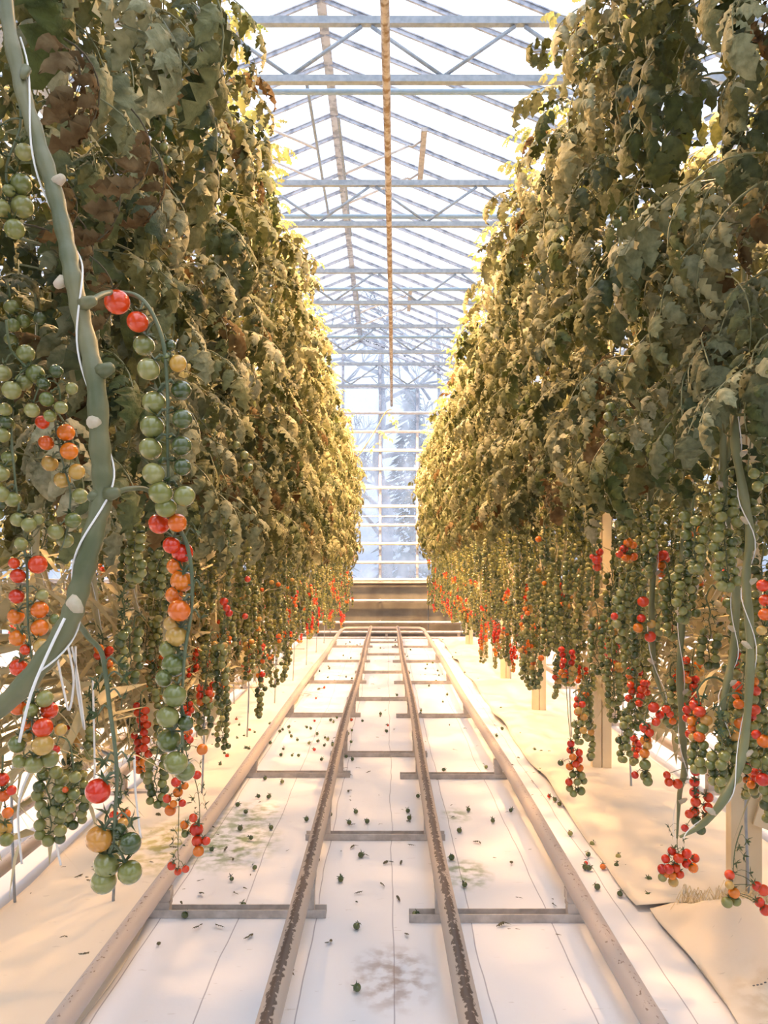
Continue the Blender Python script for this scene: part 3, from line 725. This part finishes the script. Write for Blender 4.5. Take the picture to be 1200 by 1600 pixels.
hero_truss(hv, .92, [(172,774,-.10),(200,764,-.05),(232,766),(252,795),(288,840),(300,900),(298,960),(290,1010),(286,1060),(284,1110),(285,1180)],
    [(249,818,17,'r'),(277,817,15,'o'),(268,852,14,'r'),(285,863,17,'r'),(273,885,13,'o'),(284,908,18,'o'),(272,930,14,'o'),(280,954,18,'o'),(268,975,13,'y'),(276,993,18,'y'),(262,1015,14,'g'),
     (271,1039,19,'g'),(256,1060,14,'g'),(273,1087,19,'g'),(262,1120,18,'g'),(264,1157,19,'g'),(275,1192,19,'g'),(289,1205,16,'g'),(290,1130,13,'d')], .0032, 2, bare=((310,822,0),(318,910,0),(316,960,0)))
hero_truss(hv, .88, [(108,972,-.09),(122,975,-.06),(140,998,-.02),(158,1018),(166,1060),(172,1110),(180,1170),(183,1220),(180,1265),(178,1320)],
    [(153,1236,20,'r'),(155,1311,21,'y'),(167,1350,21,'g'),(162,1377,20,'g'),(203,1363,19,'g'),(203,1318,18,'d'),(185,1300,14,'d')], .0034, 3,
    bare=((190,1030,0),(200,1052,0),(150,1060,0),(196,1085,0),(148,1110,0),(205,1180,0),(160,1185,0),(210,1275,0),(165,1265,0)))
# other near clusters of the left row
def nearest_plant(s, Y, X): return min(plants[s], key=lambda p: abs(p.location.y-Y))
def HT(s, Y, path, toms, **k): return hero_truss(nearest_plant(s, Y, 0), Y, path, toms, **k)
HT(-1, 1.05, [(30,150),(32,200),(10,260),(15,310),(12,340),(10,370)], [(52,193,14,'g'),(38,238,14,'g'),(33,288,17,'g'),(35,323,18,'g'),(23,358,16,'g'),(2,325,14,'g'),(-8,250,14,'g'),(-6,205,13,'g'),(14,298,10,'g')], rad=.0022, seed=4)
HT(-1, 1.25, [(12,440),(16,470),(12,520)], [(18,480,12,'g'),(20,508,11,'g'),(36,502,11,'g'),(16,530,10,'g'),(62,498,10,'d')], rad=.0018, seed=5)
HT(-1, 1.10, [(10,500),(15,540),(28,560),(60,590),(90,600),(95,640)], [(40,553,15,'g'),(55,584,15,'g'),(37,597,14,'g'),(4,583,14,'g'),(18,610,15,'g'),(73,624,12,'g'),(112,607,10,'g'),(88,580,11,'d'),(95,637,11,'g'),(50,641,12,'g'),(78,650,10,'g'),(68,600,11,'d')], rad=.0020, seed=6)
HT(-1, 1.15, [(85,640),(88,670),(98,720),(110,770),(104,830),(95,860)], [(103,676,14,'o'),(108,705,14,'o'),(78,724,13,'y'),(66,660,11,'r'),(72,692,12,'o'),(120,737,13,'y'),(97,750,13,'y'),(125,775,13,'g'),(114,813,13,'g'),(87,831,13,'g'),(102,844,13,'g')], rad=.0022, seed=7)
HT(-1, 1.12, [(20,640),(18,680),(25,760),(35,820),(40,840)], [(4,680,12,'g'),(2,740,13,'g'),(3,772,13,'g'),(20,780,13,'g'),(28,812,12,'g'),(45,820,12,'g'),(10,660,12,'d'),(14,715,12,'g'),(60,812,9,'g'),(8,640,11,'g'),(12,665,12,'g')], rad=.0022, seed=8)
HT(-1, 1.12, [(36,850),(42,880),(43,930),(44,980),(50,1030),(52,1060)], [(59,882,15,'r'),(28,900,12,'r'),(26,932,12,'r'),(62,953,14,'o'),(62,981,14,'o'),(25,963,13,'o'),(27,997,13,'o'),(65,1010,13,'y'),(29,1043,14,'r'),(66,930,10,'g'),(33,850,11,'g'),(85,968,9,'g'),(40,1015,9,'r'),(22,880,9,'r')], rad=.0022, seed=9)
HT(-1, 1.10, [(52,1060),(52,1100),(50,1130),(55,1170),(52,1190)], [(28,1104,14,'o'),(77,1110,14,'r'),(67,1137,16,'r'),(45,1133,11,'o'),(27,1163,14,'g'),(67,1164,17,'y'),(95,1140,10,'y'),(30,1190,11,'g'),(53,1194,15,'g'),(78,1186,14,'g'),(70,1092,14,'g'),(48,1110,12,'g'),(42,1150,10,'y')], rad=.0022, seed=10)
HT(-1, 1.45, [(92,1150),(108,1160),(115,1200),(112,1230),(88,1262)], [(117,1214,10,'g'),(95,1245,10,'g'),(115,1241,10,'g'),(88,1266,10,'g'),(72,1268,9,'g'),(110,1262,9,'g'),(87,1171,7,'r'),(98,1272,8,'g'),(102,1234,5,'o')], rad=.0018, seed=11)
HT(-1, 1.35, [(5,1180),(4,1220),(8,1260),(8,1300)], [(3,1218,11,'r'),(5,1243,10,'o'),(6,1295,13,'y'),(10,1312,11,'g'),(18,1235,8,'r'),(12,1270,9,'o')], rad=.0018, seed=12)
HT(-1, 1.75, [(285,1140),(292,1180),(308,1230),(312,1270),(310,1310)], [(308,1211,7,'r'),(302,1278,7,'r'),(307,1296,11,'r'),(308,1314,9,'r'),(322,1314,7,'r'),(310,1330,9,'o'),(288,1289,7,'o'),(289,1303,6,'g'),(316,1171,9,'o'),(297,1156,6,'r')], rad=.0014, seed=13, bare=((316,1190,0),(318,1225,0),(320,1240,0),(300,1245,0),(322,1255,0)))
HT(-1, 1.75, [(272,1190),(282,1215),(280,1250),(278,1330),(280,1345)], [(275,1222,8,'r'),(278,1238,8,'o'),(261,1248,7,'r'),(266,1266,9,'o'),(285,1255,6,'r'),(271,1256,6,'o'),(289,1228,6,'o'),(268,1353,7,'r'),(278,1362,6,'r'),(290,1358,6,'r')], rad=.0014, seed=14, bare=((286,1290,0),(270,1310,0),(287,1318,0),(271,1333,0),(272,1295,0)))
HT(-1, 1.45, [(236,20),(240,80),(246,130),(250,210),(256,240)], [(230,38,8,'y'),(243,113,10,'g'),(251,152,10,'g'),(251,186,9,'g'),(248,211,9,'g'),(256,230,7,'g'),(262,250,7,'g'),(190,283,9,'g'),(188,320,10,'g')], rad=.0016, seed=15)
HT(-1, 2.2, [(306,640),(320,650),(345,665),(368,680),(388,730)], [(337,630,6,'g'),(335,660,7,'g'),(334,677,6,'g'),(360,677,8,'g'),(369,695,7,'g'),(382,711,7,'g'),(388,731,8,'g'),(339,697,6,'g'),(315,658,7,'g'),(341,717,5,'g'),(341,730,5,'g')], rad=.0014, seed=16)
HT(-1, 2.1, [(345,925),(358,930),(355,960)], [(350,940,7,'r'),(354,950,6,'r'),(358,958,6,'r'),(383,963,5,'r'),(387,905,5,'r'),(345,1010,6,'g')], rad=.0012, seed=17)
# near clusters of the right row
HT(1, 1.95, [(1000,590),(985,620),(960,650),(955,690)], [(954,636,8,'g'),(950,651,8,'g'),(950,676,8,'g'),(958,683,7,'g'),(968,682,6,'g'),(984,644,7,'g'),(1005,646,7,'g'),(971,661,7,'d'),(992,658,5,'g')], rad=.0014, seed=20)
HT(1, 2.0, [(1062,620),(1064,680),(1060,720),(1050,740)], [(1080,658,9,'g'),(1077,683,8,'g'),(1082,702,9,'g'),(1084,719,7,'g'),(1079,732,7,'g'),(1018,687,8,'g'),(1027,707,7,'g'),(1037,725,6,'g'),(1046,712,7,'g'),(1049,735,7,'g'),(1017,652,7,'d'),(1034,652,7,'g')], rad=.0015, seed=21)
HT(1, 1.75, [(1146,730),(1134,740),(1130,800),(1132,860),(1134,920)], [(1128,720,8,'g'),(1131,739,9,'g'),(1125,757,9,'g'),(1122,776,9,'g'),(1118,797,10,'g'),(1117,836,10,'g'),(1124,861,10,'g'),(1130,878,9,'g'),(1132,900,9,'g'),(1133,917,9,'g'),(1147,789,9,'g'),(1144,806,9,'g'),(1150,845,9,'g'),(1151,863,9,'g'),(1104,814,8,'g'),(1100,779,8,'g'),(1088,845,7,'g'),(1122,818,9,'d'),(1149,764,8,'d')], rad=.0020, seed=22)
HT(1, 1.5, [(1200,640),(1196,700),(1192,760)], [(1190,638,11,'g'),(1188,680,10,'d'),(1192,702,9,'d'),(1196,748,9,'g'),(1184,760,9,'g'),(1178,740,9,'g'),(1202,720,10,'d')], rad=.0018, seed=23)
HT(1, 1.45, [(1215,860),(1204,890),(1206,940),(1204,970)], [(1192,915,10,'r'),(1196,938,10,'r'),(1195,960,10,'o'),(1212,905,9,'r'),(1190,985,8,'y')], rad=.0018, seed=24)
HT(1, 1.6, [(1195,250),(1196,290),(1190,330)], [(1192,262,10,'g'),(1177,276,10,'g'),(1196,283,11,'g'),(1195,303,11,'g'),(1196,323,11,'g'),(1184,333,8,'g'),(1151,304,10,'g'),(1166,315,8,'y'),(1122,372,9,'g'),(1107,438,8,'y'),(1131,347,9,'d')], rad=.0018, seed=25)
HT(1, 2.2, [(975,830),(978,850),(980,875)], [(982,848,8,'o'),(975,858,7,'r'),(978,871,7,'o'),(990,870,7,'o'),(990,852,6,'o'),(968,866,6,'r')], rad=.0013, seed=26)
HT(1, 2.3, [(926,850),(928,880),(930,900)], [(937,863,6,'r'),(933,875,8,'r'),(933,886,7,'r'),(926,870,5,'r')], rad=.0013, seed=27)
HT(1, 2.1, [(1030,850),(1032,880),(1034,900)], [(1036,868,9,'r'),(1028,872,7,'r'),(1034,884,7,'o'),(1033,896,7,'o'),(1041,874,6,'r')], rad=.0013, seed=28)
HT(1, 2.0, [(1004,920),(1002,950),(998,985)], [(1005,940,9,'r'),(1002,966,7,'r'),(997,981,8,'o'),(1016,995,9,'r'),(960,963,6,'r'),(1018,975,7,'y')], rad=.0014, seed=29)
HT(1, 1.9, [(1040,1080),(1020,1090),(1009,1120),(1006,1180),(1004,1215)], [(1021,1105,9,'r'),(1031,1117,7,'r'),(1025,1128,7,'r'),(1008,1137,9,'r'),(1015,1145,7,'r'),(1009,1157,9,'o'),(1012,1165,7,'y'),(1007,1177,8,'o'),(1008,1195,9,'g'),(1009,1213,9,'g'),(992,1211,6,'r'),(1012,1221,8,'g'),(1041,1108,7,'r'),(1051,1127,6,'o'),(1047,1116,6,'r')], rad=.0015, seed=30)
HT(1, 1.9, [(1105,1070),(1095,1100),(1092,1140),(1085,1200),(1090,1270)], [(1073,1109,7,'r'),(1073,1122,7,'r'),(1092,1115,7,'r'),(1090,1126,7,'r'),(1077,1147,7,'r'),(1087,1205,8,'r'),(1085,1222,8,'r'),(1085,1238,8,'r'),(1087,1253,8,'r'),(1085,1268,8,'r'),(1077,1272,7,'r'),(1107,1246,8,'r'),(1106,1262,8,'r'),(1105,1277,8,'y'),(1088,1283,8,'d'),(1095,1297,8,'d'),(1070,1294,6,'r'),(1059,1225,8,'r'),(1045,1222,7,'r'),(1042,1211,6,'r'),(1090,1192,7,'o')], rad=.0016, seed=31)
HT(1, 2.0, [(1066,1230),(1060,1290),(1058,1320),(1062,1340)], [(1060,1341,8,'r'),(1055,1356,8,'r'),(1045,1358,8,'r'),(1035,1358,8,'r'),(1083,1356,8,'o'),(1073,1334,8,'r'),(1086,1341,7,'r'),(1062,1366,7,'r'),(1052,1378,8,'y'),(1035,1371,7,'g'),(1040,1342,7,'r'),(1050,1330,7,'r'),(1073,1349,8,'r'),(1050,1368,7,'o'),(1040,1366,6,'o')], rad=.0014, seed=32, bare=((1042,1290,0),(1048,1300,0),(1070,1310,0)))
HT(1, 2.2, [(884,1060),(888,1120),(893,1170),(900,1235)], [(892,1162,6,'r'),(891,1172,6,'r'),(905,1176,6,'r'),(905,1187,6,'r'),(895,1183,6,'o'),(900,1194,6,'r'),(890,1198,6,'o'),(906,1200,6,'o'),(889,1222,6,'r'),(895,1210,6,'g'),(908,1212,7,'g'),(912,1220,6,'g'),(902,1222,6,'g'),(890,1232,6,'g'),(896,1240,6,'g'),(908,1236,7,'g'),(876,1192,5,'d')], rad=.0013, seed=33)
HT(1, 1.6, [(1205,1120),(1196,1150),(1190,1210)], [(1194,1158,11,'o'),(1192,1218,11,'r'),(1182,1148,8,'r'),(1200,1188,10,'g')], rad=.0016, seed=34)
HT(1, 1.7, [(1160,1290),(1148,1330),(1144,1395)], [(1140,1367,8,'r'),(1147,1395,9,'o'),(1140,1383,7,'y'),(1136,1410,9,'g'),(1150,1408,8,'g'),(1183,1385,8,'r'),(1193,1391,9,'r'),(1187,1410,8,'r'),(1196,1422,9,'r')], rad=.0015, seed=35, bare=((1155,1320,0),(1166,1335,0),(1170,1312,0),(1150,1345,0),(1180,1360,0)))
HT(1, 1.7, [(1170,1060),(1140,1090),(1134,1140),(1140,1210)], [(1132,1118,9,'g'),(1130,1145,9,'g'),(1148,1150,9,'y'),(1150,1165,10,'g'),(1135,1172,9,'g'),(1148,1185,9,'g'),(1150,1205,9,'g'),(1132,1205,9,'g'),(1135,1217,10,'g'),(1150,1216,9,'g'),(1156,1130,9,'o')], rad=.0016, seed=36)
HT(1, 1.75, [(1172,1000),(1166,960),(1163,1040),(1160,1090)], [(1160,975,9,'g'),(1162,992,9,'g'),(1164,1010,9,'g'),(1166,1027,9,'g'),(1178,985,9,'g'),(1180,1003,9,'g'),(1182,1020,9,'g'),(1164,1044,8,'g'),(1178,1045,9,'g'),(1186,1037,8,'d')], rad=.0016, seed=37)
# bare lower stems that stand out near the right edge
for k, (pl, Y) in enumerate((([(1150,520),(1158,600),(1148,680),(1160,760),(1172,830),(1166,900),(1170,960),(1172,1050),(1160,1180),(1130,1250),(1095,1290),(1062,1308)],1.55),([(1128,640),(1132,760),(1140,870),(1150,920),(1148,1000),(1138,1060),(1130,1110),(1145,1200)],1.72),([(1015,700),(1018,800),(1022,860),(1018,960),(1024,1050),(1040,1100)],2.1),([(1068,840),(1066,960),(1062,1050),(1066,1130),(1070,1200),(1062,1240),(1058,1310)],2.0))):
    p = nearest_plant(1, Y, 0); base = Vector(p.location)
    P = smooth_path([at(a, c, Y+.02*math.sin(i*1.9))-base for i, (a, c) in enumerate(pl)], 5)
    b = MB(); b.tube(P, [(.0085+.001*math.sin(i*1.3))*min(1, .25+(len(P)-1-i)*.09) for i in range(len(P))], 9, 0)
    for j in range(5, len(P)-2, 7): b.tube([P[j], P[j]+Vector((.012*(-1)**j, -.004, .006)), P[j]+Vector((.019*(-1)**j, -.004, .010))], [.008,.006,.003], 7, 1)
    b.obj('side_stem', [M['stem'], M['stem_knot']], p, True)
    b = MB(); b.tube([q+Vector((math.cos(j*.55),math.sin(j*.55),0))*.0115 for j, q in enumerate(P)], .0012, 4); b.obj('support_string', M['string'], p)

# ------------------------------------------------------------------ laid-down vines on wire hoops
for s, gx in ((-1,-1.05),(1,1.34)):
    t = empty('vine_bundle', (0, 0, 0)); tag(t, 'tangled straw-coloured old vines laid on wire hoops along the %s tomato row' % names[s], 'old vines')
    y = 1.3
    while y < 12.2:
        c = MB(); c.tube(smooth_path([(gx-.16,y,.005),(gx-.17,y,.4),(gx-.12,y,.50),(gx+.12,y,.50),(gx+.17,y,.4),(gx+.16,y,.005)],3), .005, 6); c.obj('wire_hoop', M['metal'], t, True); y += 1.2
    b = MB(); rr = random.Random(33+s)
    for i in range(84 if s < 0 else 50):
        y0 = rr.uniform(.9,9.5) if i < 26 else rr.uniform(1.3,3.6); L = rr.uniform(1.2,3); x0 = gx-s*rr.uniform(-.05,.27); z0 = rr.uniform(.50,1.0); ph = rr.uniform(0,6); pts = []
        for k in range(int(L/.14)):
            y = y0+k*.14; pts.append((x0+.04*math.sin(y*2.3+ph), y, z0+.05*math.sin(y*3.1+ph*2)-.05*k/ (L/.14)))
        b.tube(smooth_path(pts,2), rr.uniform(.006,.010), 7)
    for i in range(2300 if s < 0 else 1400):
        y = rr.uniform(1.0,11.5) if i > (1950 if s < 0 else 1000) else rr.uniform(1.6,4.4); x = gx-s*rr.uniform(-.12,.34); z = rr.uniform(.50,1.12); L = rr.uniform(.08,.3); a = rr.gauss(0,.9); pz = rr.gauss(-.5,.5)
        d = Vector((math.sin(a)*.5, math.cos(a), pz)).normalized(); sd = d.cross(Vector((rr.random(),.3,1))).normalized()*rr.uniform(.002,.010)*(2.4 if i < 600 else 1)
        p = Vector((x,y,z)); v = [p-sd*.5, p+sd*.5, p+d*L*.5+sd+Vector((0,0,.02)), p+d*L*.5-sd+Vector((0,0,.02)), p+d*L]
        b.add(v, [(0,1,2,3),(3,2,4)])
    tag(b.obj('old_vines', M['vine_old'], t, True), kind='stuff')
# white strings left dangling under the left row
for k, (pth, Y) in enumerate((([(85,1190),(95,1260),(88,1310),(95,1352)],1.5),([(210,1180),(212,1240),(220,1310)],1.6),([(88,1020),(100,1080),(108,1110),(115,1060),(104,1000)],1.5),([(112,1010),(122,1060),(132,1140),(120,1070),(118,1010)],1.55),([(70,1160),(30,1250),(34,1350)],1.45),([(145,1060),(148,1200),(146,1215)],1.7))):
    b = MB(); p0 = at(*pth[0], Y); b.tube(smooth_path([at(a,c,Y)-p0 for a,c in pth],5), .0024, 6)
    q = nearest_plant(-1, Y, 0); link('loose_string', b.mesh('loose_string', M['string'], True), q, p0-Vector(q.location))

# ------------------------------------------------------------------ things fallen on the floor
rr = random.Random(77)
ft = []
for c in ('dark','green','red','orange'):
    for v in range(2):
        b = MB(); b.sphere((0,0,.0), .0105, 12, 8, 0, .92); calyx(b, Vector((0,0,.0095)), Vector((0,0,1)), .014, rr); ft.append((c, b))
FTM = {}
for c, b in ft: FTM.setdefault(c, []).append(b)
def fallen(px, py, c, lab=None, z=.012):
    Y = (H-z)*FPX/(py-VY); p = at(px, py, Y)
    t = empty('fallen_tomato', (p.x, p.y, z)) if False else None
    b = MB(); b.sphere((0,0,0), rr.uniform(.008,.0115), 12, 8, 0, .92)
    o = b.obj('fallen_tomato', M['t_'+c], None, True, p)
    k = MB(); calyx(k, Vector((0,0,.009)), Vector((0,0,1)), .013, rr); k.obj('calyx', M['sepal'], o)
    o.rotation_euler = (rr.uniform(-1,1), rr.uniform(-1,1), 0)
    where = 'between the inner rails' if XLI < p.x < XRI else 'left of the inner rails' if XLO < p.x < 0 else 'right of the inner rails' if 0 < p.x < XRO else 'beside the left pipe' if p.x < 0 else 'beyond the right pipe'
    tag(o, lab or 'small fallen %s tomato on the white floor %s' % ({'dark':'green','green':'pale green'}.get(c, c), where), 'tomato', 'fallen tomatoes '+where)
fallen(726,1382,'dark','fallen green tomato below the algae stains right of the inner rails'); fallen(556,1268,'dark','fallen green tomato with calyx alone in mid aisle'); fallen(557,1447,'dark','fallen green tomato between the rails level with the near crossbars')
fallen(770,1282,'dark','fallen green tomato nearest the right pipe, level with the inner crossbar'); fallen(798,1266,'dark'); fallen(732,1265,'dark'); fallen(558,1543,'dark','fallen dark green tomato nearest to the bottom edge')
fallen(606,1133,'red','single fallen red tomato between the inner rails'); fallen(920,1356,'dark','fallen green tomato just beyond the right pipe in the foreground'); fallen(942,1354,'orange','reddish fallen tomato beyond the right pipe in the foreground')
fallen(966,1338,'green'); fallen(1012,1400,'dark','fallen green tomato on the cream sheet near the frayed edge'); fallen(891,1302,'green'); fallen(925,1318,'green'); fallen(858,1244,'red','small red fallen tomato beside two green ones beyond the right pipe'); fallen(867,1249,'green'); fallen(874,1256,'dark')
fallen(404,1244,'dark'); fallen(414,1216,'dark'); fallen(384,1268,'dark'); fallen(355,1181,'red','small red fallen tomato beside the left pipe'); fallen(344,1194,'dark'); fallen(199,1236,'dark'); fallen(648,1427,'green','fallen pale green tomato at the end of the right crossbar')
for i in range(150):
    py = 1000+rr.random()**1.6*430; f = (py-VY)
    px = rr.choice((rr.uniform(VX-.70*f,VX-.27*f), rr.uniform(VX-.25*f,VX+.18*f), rr.uniform(VX+.2*f,VX+.52*f), rr.uniform(VX-.70*f,VX-.3*f), rr.uniform(VX+.62*f,VX+.85*f)))
    if rr.random() < .25: px = rr.uniform(VX-.62*f, VX-.4*f); py = rr.uniform(1120,1190)
    fallen(px, py, rr.choice(('dark','dark','dark','green','red') if rr.random() < .4 else ('dark',)))
SM = []
for i in range(6):
    b = MB(); leaflet(b, Vector((0,0,.006)), Vector((1,rr.uniform(-.3,.3),0)), Vector((0,rr.uniform(-.3,.3),1)), rr.uniform(.02,.04), rr.uniform(.006,.016), .5, .4, rr)
    if i % 2: leaflet(b, Vector((0,0,.005)), Vector((-.5,1,0)), Vector((0,0,1)), .02, .008, .4, .3, rr)
    SM.append(b.mesh('fallen_leaf', M['scrap'] if False else M['leaf_scrap'], True))
def scrap(px, py, sc, lab=None):
    Y = (H-.006)*FPX/(py-VY); p = at(px,py,Y)
    o = link('fallen_leaf', rr.choice(SM), None, (p.x,p.y,.006), (0,0,rr.uniform(0,6)), sc)
    where = 'between the inner rails' if XLI < p.x < XRI else 'left of the inner rails' if XLO < p.x < 0 else 'right of the inner rails' if 0 < p.x < XRO else 'on the sheet left of the left pipe' if p.x < 0 else 'beyond the right pipe'
    tag(o, lab or 'small dark dried leaf scrap '+where, 'leaf', 'dried leaf scraps '+where)
for a in ((130,1494,1.4),(245,1273,1.5),(318,1400,1.5),(390,1465,1.0),(312,1449,1.1),(340,1448,1.0),(197,1485,.8),(500,1077,2.4),(683,1055,2.0),(637,1322,1.2),(594,1381,1.0),(620,1402,1.2),(640,1284,.8),(545,1236,1.0),(845,1175,1.8),(1050,1430,1.4),(960,1250,1.5),(455,1520,.9),(100,1295,1.2),(355,1325,1.2),(860,1128,2)): scrap(*a)
for i in range(230):
    py = 996+rr.random()**1.5*480; f = py-VY; px = VX+f*rr.uniform(-1.15,1.05)
    scrap(px, py, rr.uniform(.4,1.2))
# a young shoot arching over the aisle at the far end
p = nearest_plant(-1, 9.8, 0); base = Vector(p.location)
b = MB(); b.tube(smooth_path([at(555,720,9.8)-base, at(582,680,9.7)-base, at(602,645,9.7)-base, at(612,640,9.7)-base],4), .006, 6); b.obj('shoot', M['stem'], p, True)
for i, (px, py, a) in enumerate(((602,645,.2),(604,655,-.4),(592,680,.4),(596,690,2.8),(588,672,-.5))): link('leaf', YOUNG[i%4], p, at(px,py,9.7)-base, (0,.3,a), 1.0)
# ------------------------------------------------------------------ trees and ground outside
b_ = MB(); b_.add([(-30,14.2,-.2),(30,14.2,-.2),(30,60,-.2),(-30,60,-.2)], [(0,1,2,3)]); o = b_.obj('ground', M['outside']); tag(o, kind='structure')
def bare_tree(x, y, h, r, seed, lab):
    rr = random.Random(seed); t = empty('bare_tree', (x,y,-.2)); tag(t, lab, 'tree')
    tr = MB(); br = MB()
    tp = [Vector((rr.uniform(-.1,.1)*i, 0, h*i/6)) for i in range(7)]; tr.tube(smooth_path(tp,3), [r*(1-.8*i/18) for i in range(19)], 9)
    tr.obj('trunk', M['trunk'], t, True)
    def grow(p, d, l, rad, dep):
        q = p+d*l; mid = p+d*l*.5+Vector((rr.uniform(-.1,.1),0,rr.uniform(-.1,.1)))*l
        br.tube([p,mid,q], [rad,rad*.8,rad*.6], 5, 0, False)
        if dep:
            for _ in range(3): grow(q, (d+Vector((rr.gauss(0,.6),rr.gauss(0,.4),rr.gauss(.1,.5)))).normalized(), l*.72, rad*.6, dep-1)
    for i in range(8):
        grow(Vector((0,0,h*(.25+.09*i))), Vector((rr.choice((-1,1))*rr.uniform(.5,1),rr.uniform(-.5,.5),rr.uniform(.2,.8))).normalized(), h*.13, r*.3, 3)
    br.obj('branches', M['trunk'], t, True)
bare_tree(-.1, 20, 8, .22, 1, 'bare tree with a thick pale trunk outside the end wall')
bare_tree(1.3, 23, 9, .16, 2, 'slimmer bare tree to the side of the thick one outside the end wall')
bare_tree(-2.2, 24, 9, .18, 3, 'bare tree behind the left tomato row outside the end wall')
def evergreen(x, y, h, wd, seed, lab):
    rr = random.Random(seed); t = empty('evergreen_tree', (x,y,-.2)); tag(t, lab, 'tree')
    b = MB(); b.tube([(0,0,0),(0,0,h*.9)], [.12,.03], 7); b.obj('trunk', M['trunk'], t)
    b = MB()
    for i in range(1500):
        z = h*(.12+.88*rr.random()**1.2); rad = wd*(1-z/h)*math.sqrt(rr.random())+.05; a = rr.uniform(0,2*PI)
        c = Vector((rad*math.cos(a), rad*math.sin(a), z)); d = Vector((math.cos(a),math.sin(a),-.4)); l = rr.uniform(.15,.35); sd = Vector((-math.sin(a),math.cos(a),0))*l*.35
        b.add([c-sd, c+d*l, c+sd, c+Vector((0,0,l*.3))], [(0,1,2),(0,3,1)])
    tag(b.obj('foliage', M['ever'], t), kind='stuff')
evergreen(.9, 27, 7.5, 1.6, 5, 'blue-green evergreen behind the bare trees outside')
evergreen(-2.6, 29, 6.5, 1.6, 6, 'smaller blue-green evergreen outside, to the left')
evergreen(4.6, 30, 8.0, 1.9, 7, 'tall evergreen outside, behind the right row')
